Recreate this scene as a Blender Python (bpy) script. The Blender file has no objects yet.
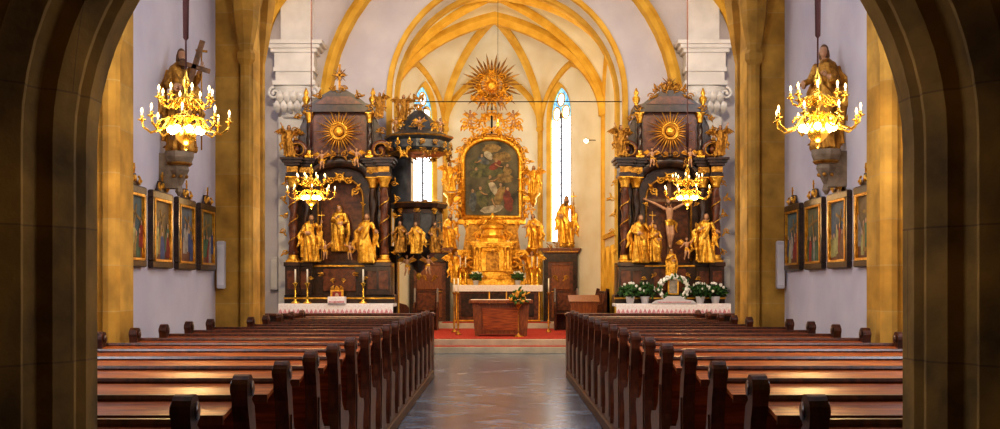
import bpy, math, random
from math import sin, cos, pi, radians, sqrt
from mathutils import Vector, Matrix, noise

scene = bpy.context.scene
COL = scene.collection
try:
    scene.view_settings.view_transform = 'Standard'
    scene.view_settings.exposure = 0.05
    scene.view_settings.look = 'Medium High Contrast'
except Exception:
    pass

# ------------------------------------------------------------------ materials
def base_mat(name):
    m = bpy.data.materials.new(name); m.use_nodes = True
    nt = m.node_tree
    return m, nt, nt.nodes['Principled BSDF']

def M(name, c1, c2=None, scale=5, rough=.5, metal=0, bump=0, detail=5, coat=0, stretch=None, emit=0, lo=.35, hi=.65, bscale=None):
    m, nt, b = base_mat(name)
    b.inputs['Roughness'].default_value = rough
    b.inputs['Metallic'].default_value = metal
    if coat:
        b.inputs['Coat Weight'].default_value = coat
        b.inputs['Coat Roughness'].default_value = .25
    if c2 is None:
        b.inputs['Base Color'].default_value = (*c1, 1)
    tc = nt.nodes.new('ShaderNodeTexCoord')
    mp = nt.nodes.new('ShaderNodeMapping')
    nt.links.new(tc.outputs['Object'], mp.inputs['Vector'])
    if stretch: mp.inputs['Scale'].default_value = stretch
    if c2 is not None:
        n = nt.nodes.new('ShaderNodeTexNoise'); n.inputs['Scale'].default_value = scale; n.inputs['Detail'].default_value = detail
        nt.links.new(mp.outputs[0], n.inputs['Vector'])
        r = nt.nodes.new('ShaderNodeValToRGB')
        r.color_ramp.elements[0].position = lo; r.color_ramp.elements[0].color = (*c1, 1)
        r.color_ramp.elements[1].position = hi; r.color_ramp.elements[1].color = (*c2, 1)
        nt.links.new(n.outputs['Fac'], r.inputs[0]); nt.links.new(r.outputs[0], b.inputs['Base Color'])
        if emit: nt.links.new(r.outputs[0], b.inputs['Emission Color'])
    elif emit:
        b.inputs['Emission Color'].default_value = (*c1, 1)
    if emit: b.inputs['Emission Strength'].default_value = emit
    if bump:
        n2 = nt.nodes.new('ShaderNodeTexNoise'); n2.inputs['Scale'].default_value = bscale or scale * 3; n2.inputs['Detail'].default_value = 4
        nt.links.new(mp.outputs[0], n2.inputs['Vector'])
        bp = nt.nodes.new('ShaderNodeBump'); bp.inputs['Strength'].default_value = bump; bp.inputs['Distance'].default_value = .03
        nt.links.new(n2.outputs['Fac'], bp.inputs['Height']); nt.links.new(bp.outputs[0], b.inputs['Normal'])
    return m

def brick_mat(name, c1, c2, mortar, bw, bh, rough, vertical=True, msize=.01, nz=.5, rot=0, bump=.2, offset=.5):
    m, nt, b = base_mat(name)
    N, L = nt.nodes, nt.links
    b.inputs['Roughness'].default_value = rough
    tc = N.new('ShaderNodeTexCoord')
    if vertical:
        s = N.new('ShaderNodeSeparateXYZ'); L.new(tc.outputs['Object'], s.inputs[0])
        a = N.new('ShaderNodeMath'); a.operation = 'ADD'; L.new(s.outputs[0], a.inputs[0]); L.new(s.outputs[1], a.inputs[1])
        cb = N.new('ShaderNodeCombineXYZ'); L.new(a.outputs[0], cb.inputs[0]); L.new(s.outputs[2], cb.inputs[1]); vec = cb.outputs[0]
    else:
        mp = N.new('ShaderNodeMapping'); mp.inputs['Rotation'].default_value = (0, 0, rot)
        L.new(tc.outputs['Object'], mp.inputs['Vector']); vec = mp.outputs[0]
    br = N.new('ShaderNodeTexBrick'); L.new(vec, br.inputs['Vector'])
    br.inputs['Color1'].default_value = (*c1, 1); br.inputs['Color2'].default_value = (*c2, 1); br.inputs['Mortar'].default_value = (*mortar, 1)
    br.inputs['Scale'].default_value = 1; br.inputs['Brick Width'].default_value = bw; br.inputs['Row Height'].default_value = bh
    br.inputs['Mortar Size'].default_value = msize; br.offset = offset
    n = N.new('ShaderNodeTexNoise'); n.inputs['Scale'].default_value = 3.5; n.inputs['Detail'].default_value = 8; L.new(tc.outputs['Object'], n.inputs['Vector'])
    r = N.new('ShaderNodeValToRGB'); r.color_ramp.elements[0].position = .3; r.color_ramp.elements[0].color = (1 - nz, 1 - nz, 1 - nz, 1); r.color_ramp.elements[1].position = .7
    L.new(n.outputs['Fac'], r.inputs[0])
    mx = N.new('ShaderNodeMixRGB'); mx.blend_type = 'MULTIPLY'; mx.inputs[0].default_value = 1
    L.new(br.outputs['Color'], mx.inputs[1]); L.new(r.outputs[0], mx.inputs[2]); L.new(mx.outputs[0], b.inputs['Base Color'])
    bp = N.new('ShaderNodeBump'); bp.inputs['Strength'].default_value = bump; bp.inputs['Distance'].default_value = .02
    L.new(n.outputs['Fac'], bp.inputs['Height']); L.new(bp.outputs[0], b.inputs['Normal'])
    return m

PLASTER = M('plaster_pale', (.56, .54, .62), (.67, .65, .71), 1.2, .9, bump=.15, bscale=8)
PLASTERW = M('plaster_warm', (.78, .72, .57), (.86, .82, .70), 1.5, .9, bump=.1, bscale=8)
STUCCO = M('white_stucco', (.70, .70, .72), (.82, .82, .84), 3, .7)
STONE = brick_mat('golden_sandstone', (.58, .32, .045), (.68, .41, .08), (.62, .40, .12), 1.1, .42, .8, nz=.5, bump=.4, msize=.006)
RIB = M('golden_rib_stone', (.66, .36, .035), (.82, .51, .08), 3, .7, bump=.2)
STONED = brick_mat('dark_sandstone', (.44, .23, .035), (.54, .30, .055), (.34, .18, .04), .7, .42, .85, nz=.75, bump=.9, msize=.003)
FLOOR = brick_mat('slate_slabs', (.13, .18, .27), (.25, .32, .43), (.04, .045, .06), .46, .46, .22, vertical=False, rot=.785, nz=.5, bump=.15, msize=.014, offset=0)
STEPM = M('step_limestone', (.42, .38, .33), (.56, .50, .43), 4, .45)
CARPET = M('red_carpet', (.34, .02, .015), (.45, .05, .03), 18, .95, bump=.2)
WOOD = M('pew_wood', (.17, .030, .004), (.42, .105, .013), 6, .38, coat=.18, stretch=(.6, 6, 6), bump=.05)
WOODD = M('dark_pew_end', (.030, .006, .002), (.10, .024, .006), 8, .36, coat=.25, stretch=(3, 3, 1))
TABLEW = M('altar_table_wood', (.14, .036, .009), (.27, .085, .02), 7, .38, coat=.3, stretch=(5, 5, 1))
PLANK = M('pew_platform_wood', (.07, .03, .015), (.13, .06, .03), 5, .5, stretch=(.5, 6, 1))
BLACK = M('dark_marbled_wood', (.012, .006, .004), (.060, .025, .013), 9, .32, coat=.3)
REDM = M('brown_marbled_wood', (.06, .016, .007), (.18, .055, .020), 12, .34, coat=.3)
GREYM = M('slate_marbling', (.012, .016, .022), (.055, .065, .075), 9, .4, coat=.2)
CONS = M('stone_console', (.16, .12, .08), (.30, .24, .17), 9, .7, bump=.2)
GOLD = M('gilding', (.62, .29, .02), (1.0, .62, .12), 14, .28, metal=.86, bump=.5, bscale=45)
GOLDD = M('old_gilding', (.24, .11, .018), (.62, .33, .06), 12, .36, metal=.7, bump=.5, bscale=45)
RAYS = M('gilded_rays', (.70, .36, .04), (.95, .60, .12), 8, .4, metal=.35)
BRASS = M('polished_brass', (.95, .60, .10), None, rough=.2, metal=.9)
FLESH = M('painted_flesh', (.46, .25, .13), (.60, .35, .21), 12, .5)
HAIR = M('painted_hair', (.10, .05, .02), (.17, .09, .04), 20, .6)
ROBEB = M('painted_robe_brown', (.10, .05, .02), (.24, .12, .05), 12, .5)
CLOTH = M('lace_cloth', (.80, .72, .74), (.92, .90, .92), 30, .9)
LACEP = M('lace_pink', (.55, .18, .24), (.78, .50, .54), 40, .9)
WHITE = M('white_wax', (.85, .80, .68), None, rough=.5)
PETAL = M('white_petals', (.80, .80, .76), (.92, .92, .88), 30, .7)
LEAFM = M('green_leaves', (.02, .07, .015), (.05, .16, .03), 14, .5)
FLOWR = M('orange_flowers', (.75, .25, .04), (.85, .55, .1), 30, .7)
IRON = M('dark_iron', (.02, .018, .016), None, rough=.5, metal=.6)
ROPE = M('hanging_rope', (.05, .012, .010), None, rough=.9)
REDP = M('red_pole', (.30, .02, .02), None, rough=.4)
GREYP = M('white_enamel', (.62, .62, .66), None, rough=.4)
FRAMED = M('dark_frame_wood', (.02, .012, .008), (.07, .035, .02), 14, .35, coat=.3)
GLASSW = M('daylight_glass', (.86, .93, 1.0), (1.0, 1.0, 1.0), 3, .3, emit=3.6)
GLASSB = M('blue_stained_glass', (.03, .22, .55), (.35, .70, .75), 9, .3, emit=1.0)
LEAD = M('lead_cames', (.05, .05, .06), None, rough=.5)
BULB = M('lit_bulb', (1.0, .74, .34), None, emit=30)
BULBS = M('small_lit_bulb', (1.0, .70, .28), None, emit=7)
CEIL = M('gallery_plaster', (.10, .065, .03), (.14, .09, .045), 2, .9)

# ------------------------------------------------------------------ mesh builder
class MB:
    def __init__(s):
        s.v = []; s.f = []; s.mi = []; s.sm = []; s.mats = []; s.cur = 0; s.X = Matrix.Identity(4)
    def mat(s, m):
        if m not in s.mats: s.mats.append(m)
        s.cur = s.mats.index(m); return s
    def add(s, vs, fs, smooth=False):
        o = len(s.v); X = s.X
        s.v += [tuple(X @ Vector(p)) for p in vs]
        for f in fs:
            s.f.append([i + o for i in f]); s.mi.append(s.cur); s.sm.append(smooth)
    def box(s, x0, x1, y0, y1, z0, z1, bev=0):
        if bev <= 0:
            vs = [(x0, y0, z0), (x1, y0, z0), (x1, y1, z0), (x0, y1, z0), (x0, y0, z1), (x1, y0, z1), (x1, y1, z1), (x0, y1, z1)]
            s.add(vs, [(0, 3, 2, 1), (4, 5, 6, 7), (0, 1, 5, 4), (1, 2, 6, 5), (2, 3, 7, 6), (3, 0, 4, 7)])
        else:
            b = bev
            def ring(d, z): return [(x0 + d, y0 + d, z), (x1 - d, y0 + d, z), (x1 - d, y1 - d, z), (x0 + d, y1 - d, z)]
            vs = ring(b, z0) + ring(0, z0 + b) + ring(0, z1 - b) + ring(b, z1)
            fs = [(3, 2, 1, 0), (12, 13, 14, 15)]
            for k in range(3):
                for i in range(4):
                    j = (i + 1) % 4
                    fs.append((k * 4 + i, k * 4 + j, k * 4 + 4 + j, k * 4 + 4 + i))
            s.add(vs, fs)
    def lathe(s, prof, seg=16, c=(0, 0, 0), sx=1, sy=1, folds=None, cap=True, smooth=True):
        vs = []; fs = []; n = len(prof)
        for k, (r, z) in enumerate(prof):
            for i in range(seg):
                a = 2 * pi * i / seg
                q = 1 if not folds else folds(a, k / max(1, n - 1))
                vs.append((c[0] + r * q * cos(a) * sx, c[1] + r * q * sin(a) * sy, c[2] + z))
        for k in range(n - 1):
            for i in range(seg):
                j = (i + 1) % seg
                fs.append((k * seg + i, k * seg + j, (k + 1) * seg + j, (k + 1) * seg + i))
        if cap:
            fs.append(tuple(reversed(range(seg)))); fs.append(tuple(range((n - 1) * seg, n * seg)))
        s.add(vs, fs, smooth)
    def tube(s, pts, rad, seg=7, flat=1.0, smooth=True, up=None):
        pts = [Vector(p) for p in pts]; n = len(pts)
        if not isinstance(rad, (list, tuple)): rad = [rad] * n
        vs = []; fs = []; prevn = None
        for k in range(n):
            t = (pts[min(k + 1, n - 1)] - pts[max(k - 1, 0)])
            if t.length < 1e-9: t = Vector((0, 0, 1))
            t.normalize()
            if prevn is None:
                u = Vector(up) if up else (Vector((0, 1, 0)) if abs(t.y) < .9 else Vector((1, 0, 0)))
                nn = (u - t * u.dot(t)).normalized()
            else:
                nn = prevn - t * prevn.dot(t)
                nn = nn.normalized() if nn.length > 1e-6 else prevn
            prevn = nn; bb = t.cross(nn)
            for i in range(seg):
                a = 2 * pi * i / seg
                p = pts[k] + nn * (cos(a) * rad[k] * flat) + bb * (sin(a) * rad[k])
                vs.append(tuple(p))
        for k in range(n - 1):
            for i in range(seg):
                j = (i + 1) % seg
                fs.append((k * seg + i, k * seg + j, (k + 1) * seg + j, (k + 1) * seg + i))
        fs.append(tuple(reversed(range(seg)))); fs.append(tuple(range((n - 1) * seg, n * seg)))
        s.add(vs, fs, smooth)
    def ball(s, c, r, seg=12, rings=8):
        if not isinstance(r, (list, tuple)): r = (r, r, r)
        vs = [(c[0], c[1], c[2] - r[2])]; fs = []
        for k in range(1, rings):
            ph = -pi / 2 + pi * k / rings
            for i in range(seg):
                a = 2 * pi * i / seg
                vs.append((c[0] + r[0] * cos(ph) * cos(a), c[1] + r[1] * cos(ph) * sin(a), c[2] + r[2] * sin(ph)))
        vs.append((c[0], c[1], c[2] + r[2])); top = len(vs) - 1
        for i in range(seg):
            j = (i + 1) % seg
            fs.append((0, 1 + j, 1 + i)); fs.append((top, 1 + (rings - 2) * seg + i, 1 + (rings - 2) * seg + j))
            for k in range(rings - 2):
                fs.append((1 + k * seg + i, 1 + k * seg + j, 1 + (k + 1) * seg + j, 1 + (k + 1) * seg + i))
        s.add(vs, fs, True)
    def prism(s, poly, a0, a1, plane='XZ'):
        n = len(poly)
        def mk(p, a):
            return (p[0], a, p[1]) if plane == 'XZ' else ((a, p[0], p[1]) if plane == 'YZ' else (p[0], p[1], a))
        vs = [mk(p, a0) for p in poly] + [mk(p, a1) for p in poly]
        fs = [tuple(range(n)), tuple(reversed(range(n, 2 * n)))]
        for i in range(n):
            j = (i + 1) % n
            fs.append((j, i, n + i, n + j))
        s.add(vs, fs)
    def strip(s, A, B, smooth=True):
        n = len(A)
        s.add(list(A) + list(B), [(i, i + 1, n + i + 1, n + i) for i in range(n - 1)], smooth)
    def obj(s, name, parent=None, loc=(0, 0, 0), rot=0, scale=1, mesh=None):
        me = mesh or s.mesh(name)
        return place(name, me, loc, rot, scale, parent)
    def mesh(s, name):
        me = bpy.data.meshes.new(name)
        me.from_pydata(s.v, [], s.f)
        for m in s.mats: me.materials.append(m)
        me.polygons.foreach_set('material_index', s.mi)
        me.polygons.foreach_set('use_smooth', s.sm)
        me.update()
        import bmesh
        bm = bmesh.new(); bm.from_mesh(me)
        bmesh.ops.recalc_face_normals(bm, faces=bm.faces)
        bm.to_mesh(me); bm.free()
        return me

def place(name, me, loc=(0, 0, 0), rot=0, scale=1, parent=None):
    o = bpy.data.objects.new(name, me)
    COL.objects.link(o)
    o.location = loc
    o.rotation_euler = rot if isinstance(rot, tuple) else (0, 0, rot)
    o.scale = scale if isinstance(scale, tuple) else (scale,) * 3
    if parent: o.parent = parent
    return o

def empty(name, loc=(0, 0, 0), rot=0):
    o = bpy.data.objects.new(name, None); COL.objects.link(o); o.location = loc; o.rotation_euler = (0, 0, rot); o.empty_display_size = .2
    return o

# ------------------------------------------------------------------ ornament helpers
def scroll(mb, x, y, z, r, a0=0, hand=1, turns=1.3, th=.02, seg=6):
    pts = []; rad = []
    n = 20
    for i in range(n + 1):
        t = i / n; a = a0 + hand * turns * 2 * pi * t; rr = r * (1 - .8 * t)
        pts.append((x + rr * cos(a), y - .02 * t, z + rr * sin(a))); rad.append(th * (1 - .35 * t))
    mb.tube(pts, rad, seg)
    mb.ball(pts[-1], th * 1.3, 8, 5)

def leaf(mb, x, y, z, ang, L, w=None, lift=.3):
    w = w or L * .35
    vs = []; fs = []; n = 5
    dx, dz = cos(ang), sin(ang)
    for i in range(n + 1):
        t = i / n; ww = w * sin(pi * (t * .85 + .1)) * (1 if i < n else .1)
        px = x + dx * L * t; pz = z + dz * L * t; py = y - lift * L * sin(pi * t * .8)
        vs += [(px - dz * ww / 2, py + .02, pz + dx * ww / 2), (px, py - ww * .25, pz), (px + dz * ww / 2, py + .02, pz - dx * ww / 2)]
    for i in range(n):
        for k in range(2):
            fs.append((i * 3 + k, i * 3 + k + 1, i * 3 + 3 + k + 1, i * 3 + 3 + k))
    mb.add(vs, fs, True)

def cluster(mb, pts, size, seed, mirror=True, y=0, dens=3):
    rnd = random.Random(seed)
    for (x, z) in pts:
        for k in range(dens):
            a = rnd.uniform(0, 2 * pi); L = size * rnd.uniform(.6, 1.2)
            xx = x + rnd.uniform(-.3, .3) * size; zz = z + rnd.uniform(-.3, .3) * size
            for sgn in ((1, -1) if mirror else (1,)):
                ang = a if sgn == 1 else pi - a
                leaf(mb, sgn * xx, y, zz, ang, L)
        hd = 1 if rnd.random() > .5 else -1
        for sgn in ((1, -1) if mirror else (1,)):
            scroll(mb, sgn * x, y - .01, z, size * .55, a0=(0 if sgn == 1 else pi), hand=hd * sgn, th=size * .11)

def sunburst(mb, x, y, z, r0, r1, n=24, core=True, short=.72):
    for i in range(n):
        a = 2 * pi * i / n; R = r1 if i % 2 == 0 else r1 * short
        w = 2 * pi * r0 / n * .46
        c, s_ = cos(a), sin(a)
        b = r0 * .6
        vs = [(x + c * b - s_ * w, y, z + s_ * b + c * w), (x + c * b + s_ * w, y, z + s_ * b - c * w),
              (x + c * R, y - .01, z + s_ * R), (x + c * (b + R) * .5, y - .05 - w * .5, z + s_ * (b + R) * .5),
              (x + c * (b + R) * .55 - s_ * w * .8, y, z + s_ * (b + R) * .55 + c * w * .8), (x + c * (b + R) * .55 + s_ * w * .8, y, z + s_ * (b + R) * .55 - c * w * .8)]
        mb.add(vs, [(0, 3, 1), (0, 4, 3), (4, 2, 3), (2, 5, 3), (5, 1, 3), (0, 1, 5, 2, 4)])
    if core:
        mb.ball((x, y - .03, z), (r0 * .6, .06, r0 * .6), 14, 8)

def column(mb, x, y, z0, z1, r, shaft, trim, twist=False):
    H = z1 - z0
    mb.mat(trim)
    mb.box(x - r * 1.5, x + r * 1.5, y - r * 1.5, y + r * 1.5, z0, z0 + .04)
    mb.lathe([(r * 1.4, 0), (r * 1.4, .03), (r * 1.1, .05), (r * 1.25, .08), (r, .10)], 14, (x, y, z0 + .04))
    mb.mat(shaft)
    if twist:
        n = 26
        prof = [(r * (1 - .12 * k / n), .12 + (H - .32) * k / n) for k in range(n + 1)]
        mb.lathe(prof, 18, (x, y, z0), folds=lambda a, k: 1 + .16 * cos(2 * a - 16 * k))
    else:
        mb.lathe([(r, .12), (r * 1.06, H * .3), (r * .88, H - .2)], 16, (x, y, z0))
    mb.mat(trim)
    mb.lathe([(r * .9, 0), (r * 1.0, .02), (r * .95, .05), (r * 1.5, .17), (r * 1.6, .2)], 16, (x, y, z1 - .2), folds=lambda a, k: 1 + .14 * cos(8 * a) * k)
    mb.box(x - r * 1.6, x + r * 1.6, y - r * 1.6, y + r * 1.6, z1 - .02, z1)

def moulding(mb, x0, x1, y0, y1, z, steps):
    for (h, d) in steps:
        mb.box(x0 - d, x1 + d, y0 - d, y1, z, z + h, ); z += h
    return z

# ------------------------------------------------------------------ figures (carved statues)
def fingers(mb, w, d, s=1.0):
    """palm + four fingers + thumb at wrist w heading along d"""
    d = Vector(d).normalized(); side = d.cross(Vector((0, 1, 0)))
    if side.length < .1: side = Vector((1, 0, 0))
    side.normalize(); nrm = side.cross(d).normalized(); w = Vector(w)
    mb.tube([w, w + d * .022 * s, w + d * .042 * s], [.011 * s, .017 * s, .016 * s], 8, flat=.5, up=nrm)
    for i, L in enumerate((.026, .033, .036, .031)):
        o = w + d * .040 * s + side * ((i - 1.5) * .0082 * s)
        mb.tube([o, o + d * L * .5 * s + side * (i - 1.5) * .001, o + d * L * .9 * s + nrm * .010 * s], [.0043 * s, .004 * s, .003 * s], 5)
    o = w + d * .014 * s - side * .014 * s
    mb.tube([o, o + d * .014 * s - side * .012 * s, o + d * .030 * s - side * .014 * s], [.005 * s, .0045 * s, .0035 * s], 5)

def wings(mb, z=.74, spread=.34, up=.2):
    for sg in (1, -1):
        for layer in range(2):
            nF = 9
            for i in range(nF):
                t = i / (nF - 1)
                bx = sg * (.04 + spread * .55 * t); bz = z + up * t * (1.2 - .4 * t)
                L = (.16 + .14 * t) * (1 - .35 * layer)
                a = -pi / 2 + sg * (.15 + .9 * t)
                leaf(mb, bx, .07 - .012 * layer, bz, a, L, .06, lift=-.08)
        mb.tube([(sg * .03, .06, z - .02), (sg * (.04 + spread * .3), .07, z + up * .5), (sg * (.06 + spread * .58), .07, z + up)], [.025, .022, .012], 7)

FIG = {}
def make_figure(name, kind='saint', armL=None, armR=None, seed=1, lean=0.0, wing=False, mitre=False, beard=False, staff=None, child=None, veil=False, tilt=0.0, swirl=False):
    """one unit tall, facing -Y; slots: 0 robe, 1 flesh, 2 hair"""
    mb = MB(); ph = seed * 1.7
    headc = (lean * .9 + tilt, -.015, .925)
    if kind == 'saint':
        prof = [(.150, 0), (.158, .03), (.150, .08), (.145, .14), (.138, .20), (.134, .27), (.128, .34), (.120, .42), (.108, .52), (.098, .60), (.100, .68), (.112, .76), (.100, .81), (.055, .845), (.034, .86)]
        n = len(prof); seg = 48; vs = []; fs = []
        for k, (r, z) in enumerate(prof):
            amp = .20 * (1 - z) ** 1.2
            for i in range(seg):
                a = 2 * pi * i / seg
                q = 1 + amp * (sin(7 * a + ph + z * 5) + .6 * sin(11 * a - ph * 2 + 7 * z))
                cx = lean * z * z + .03 * sin(z * 4 + ph); cy = -.02 * sin(z * pi)
                vs.append((cx + r * q * cos(a) * 1.0, cy + r * q * sin(a) * (.78 if z < .6 else .66), z))
        for k in range(n - 1):
            for i in range(seg):
                j = (i + 1) % seg; fs.append((k * seg + i, k * seg + j, (k + 1) * seg + j, (k + 1) * seg + i))
        fs.append(tuple(reversed(range(seg)))); fs.append(tuple(range((n - 1) * seg, n * seg)))
        mb.add(vs, fs)
        # knee pushed forward, cloak swathes
        mb.tube([(.05, -.05, .50), (.065, -.115, .36), (.06, -.09, .12), (.06, -.07, .02)], [.06, .055, .045, .05], 10)
        for w in range(3):
            o = w * .035
            mb.tube([(-.10, -.03, .80 - o), (-.07, -.085, .70 - o), (.0, -.115, .58 - o), (.09, -.09, .50 - o), (.15, .0, .46 - o), (.13, .07, .55)], [.022, .026, .028, .028, .024, .02], 8)
        mb.tube([(.13, .03, .78), (.17, .06, .6), (.19, .05, .4), (.15, .06, .18), (.18, .05, .05)], [.03, .04, .045, .04, .025], 8, flat=.6)
        mb.tube([(-.12, .04, .78), (-.16, .07, .6), (-.15, .06, .35), (-.17, .06, .1)], [.03, .04, .045, .03], 8, flat=.6)
        if swirl:
            mb.tube([(.14, .05, .72), (.24, .06, .62), (.22, .05, .48), (.30, .04, .38), (.25, .05, .28), (.31, .05, .2)], [.03, .045, .05, .045, .04, .015], 8, flat=.5)
            mb.tube([(-.14, .05, .70), (-.22, .06, .55), (-.20, .05, .42), (-.27, .04, .30)], [.03, .045, .045, .015], 8, flat=.5)
        sh = .105; shz = .785; ar = (.036, .034, .026, .018)
    else:  # nude / semi nude body
        fat = 1.25 if kind == 'putto' else 1.0
        mb.ball((lean * .5, 0, .52), (.075 * fat, .058 * fat, .07), 14, 10)
        mb.tube([(lean * .5, 0, .52), (lean * .6, -.008, .60), (lean * .75, -.012, .70), (lean * .85, -.005, .775), (lean * .9, 0, .82)], [.066 * fat, .058 * fat, .074 * fat, .07 * fat, .03], 14, flat=.72, up=(0, 1, 0))
        if kind == 'putto':
            mb.tube([(.045, 0, .50), (.10, -.06, .33), (.08, -.01, .14), (.09, -.05, .08)], [.062, .05, .036, .022], 10)
            mb.tube([(-.045, 0, .50), (-.05, -.03, .27), (-.09, .06, .10), (-.09, .02, .03)], [.062, .05, .036, .022], 10)
        else:
            mb.tube([(.04, 0, .50), (.055, -.045, .27), (.02, .0, .06), (.02, -.04, .01)], [.05, .038, .024, .016], 10)
            mb.tube([(-.04, 0, .50), (-.025, -.05, .27), (-.005, -.02, .06), (.0, -.06, .01)], [.05, .038, .024, .016], 10)
        for w in range(3):  # loin cloth
            mb.tube([(-.085, .0, .53 - w * .02), (0, -.075, .50 - w * .03), (.085, .0, .54 - w * .02), (.0, .06, .53), (-.085, 0, .53 - w * .02)], .018, 7)
        mb.tube([(.085, -.02, .53), (.14, .0, .48), (.12, .02, .38), (.16, .02, .30)], [.02, .03, .03, .01], 8, flat=.5)
        sh = .095 * (1.05 if kind == 'putto' else 1.1); shz = .775; ar = (.03 * fat, .027 * fat, .021 * fat, .014 * fat)
    # neck + head with face
    mb.tube([(lean * .85, 0, .80), (headc[0], -.005, .88)], [.034, .028], 10)
    hk = 1.35 if child else 1.0
    hz = headc[2] + (.01 if child else 0)
    hx, hy = headc[0], headc[1]
    mb.ball((hx, hy, hz), (.044 * hk, .052 * hk, .062 * hk), 16, 12)
    mb.ball((hx, hy - .030 * hk, hz - .028 * hk), (.026 * hk, .026 * hk, .026 * hk), 10, 8)
    mb.tube([(hx, hy - .048 * hk, hz + .010), (hx, hy - .062 * hk, hz - .012 * hk)], [.006, .010], 6)
    mb.ball((hx, hy + .018, hz + .016), (.052 * hk, .050 * hk, .056 * hk), 14, 10)
    for sg in (1, -1):
        mb.ball((hx + sg * .045 * hk, hy, hz - .005), (.007, .011, .015), 6, 5)
        mb.ball((hx + sg * .017 * hk, hy - .045 * hk, hz + .002), (.009, .007, .006), 6, 5)
        mb.tube([(hx + sg * .046, hy + .02, hz), (hx + sg * .052, hy + .025, hz - .05), (hx + sg * .045, hy + .02, hz - .09)], [.018, .016, .01], 6)
    if beard: mb.tube([(hx, hy - .04, hz - .045), (hx, hy - .055, hz - .09), (hx, hy - .05, hz - .125)], [.03, .024, .008], 8)
    if veil:
        mb.tube([(hx, hy + .02, hz + .05), (hx, hy + .05, hz), (hx, hy + .06, hz - .1), (hx, .06, hz - .25)], [.05, .062, .075, .09], 12)
    # arms
    hands = []
    for sg, arm in ((1, armL), (-1, armR)):
        if arm is None: arm = ((sg * .15, -.05, .62), (sg * .07, -.13, .66))
        s0 = Vector((lean * .8 + sg * sh, 0, shz)); e = Vector(arm[0]); w = Vector(arm[1])
        sleeve = 1.0 if kind != 'saint' else 1.15
        mb.ball(tuple(s0), ar[0] * 1.15, 10, 8)
        mb.tube([s0, s0.lerp(e, .5), e, e.lerp(w, .3), w], [ar[0] * sleeve, ar[1] * sleeve, ar[1] * sleeve, ar[2] * sleeve * 1.1, ar[3]], 10)
        if kind == 'saint':
            mb.tube([e.lerp(w, .1), e.lerp(w, .7), e.lerp(w, .72) + Vector((0, 0, -.05))], [.03, .042, .02], 8)
        hands.append((w, (w - e)))
    if mitre:
        mb.tube([(hx, hy + .005, hz + .035), (hx, hy, hz + .10), (hx, hy, hz + .19)], [.054, .060, .006], 12, flat=.7)
    me = mb.mesh(name + '_raw')
    o = bpy.data.objects.new(name + '_raw', me); COL.objects.link(o)
    rm = o.modifiers.new('r', 'REMESH'); rm.mode = 'VOXEL'; rm.voxel_size = .0095; rm.use_smooth_shade = True
    sm = o.modifiers.new('s', 'SMOOTH'); sm.factor = .5; sm.iterations = 1
    dg = bpy.context.evaluated_depsgraph_get()
    me2 = bpy.data.meshes.new_from_object(o.evaluated_get(dg)); me2.name = name
    bpy.data.objects.remove(o); bpy.data.meshes.remove(me)
    # extras
    out = MB(); out.mats = [GOLD, FLESH, HAIR]
    out.v = [tuple(v.co) for v in me2.vertices]
    for p in me2.polygons:
        c = p.center; mi = 0
        inh = (c.x - hx) ** 2 + (c.y - hy) ** 2 + (c.z - hz) ** 2 < (.085 * hk) ** 2 and c.z > hz - .075 * hk
        if kind != 'saint':
            mi = 1
            if .44 < c.z < .57 or (c.x > .095 and .28 < c.z < .56): mi = 0
        if inh:
            mi = 1 if (c.y < hy - .012 and c.z < hz + .040) else 2
            if mitre and c.z > hz + .03: mi = 0
            if veil and mi == 2: mi = 0
        for (w, d) in hands:
            if (c - w).length < .05: mi = 1
        if beard and abs(c.x - hx) < .035 and c.y < hy - .02 and hz - .14 < c.z < hz - .04: mi = 2
        out.f.append(list(p.vertices)); out.mi.append(mi); out.sm.append(True)
    bpy.data.meshes.remove(me2)
    out.cur = 1
    for (w, d) in hands: fingers(out, w, d, 1.1)
    out.cur = 0
    if wing: wings(out)
    if staff:
        x, y, z0, z1, kindS = staff
        out.tube([(x, y, z0), (x, y, z1)], .009, 6)
        if kindS == 'cross':
            out.box(x - .07, x + .07, y - .01, y + .01, z1 - .09, z1 - .07)
        elif kindS == 'crook':
            scroll(out, x + .05, y, z1, .05, a0=pi, hand=-1, th=.010)
        else:
            out.ball((x, y, z1), .018, 8, 6)
    FIG[name] = out.mesh(name)

make_figure('saint_a', armL=((.20, -.04, .66), (.22, -.13, .80)), armR=((-.17, -.05, .62), (-.06, -.14, .60)), seed=1, lean=.03, beard=True, staff=(.225, -.14, .02, 1.05, 'cross'), swirl=True)
make_figure('saint_b', armL=((.16, -.05, .61), (.05, -.14, .68)), armR=((-.19, -.02, .66), (-.27, -.10, .62)), seed=3, lean=-.03, swirl=True)
make_figure('bishop', armL=((.17, -.06, .62), (.20, -.15, .72)), armR=((-.17, -.06, .63), (-.14, -.17, .73)), seed=5, lean=.0, mitre=True, beard=True, staff=(.21, -.16, .0, 1.08, 'crook'))
make_figure('angel', armL=((.20, -.05, .82), (.27, -.10, .98)), armR=((-.17, -.06, .64), (-.12, -.16, .60)), seed=7, lean=.04, wing=True, swirl=True)
make_figure('madonna', armL=((.15, -.06, .62), (.04, -.13, .60)), armR=((-.15, -.06, .63), (-.03, -.14, .72)), seed=9, veil=True, tilt=-.01)
make_figure('putto', kind='putto', armL=((.20, -.04, .80), (.29, -.08, .93)), armR=((-.18, -.05, .66), (-.26, -.12, .60)), seed=2, wing=True, child=True)
make_figure('crucified', kind='nude', armL=((.26, .0, .86), (.44, .0, .94)), armR=((-.26, .0, .86), (-.44, .0, .94)), seed=4, beard=True, tilt=-.02)
def recol(src, robe, key):
    me = FIG[src].copy(); me.materials[0] = robe; FIG[key] = me
recol('saint_b', GOLDD, 'saint_old')
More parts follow.
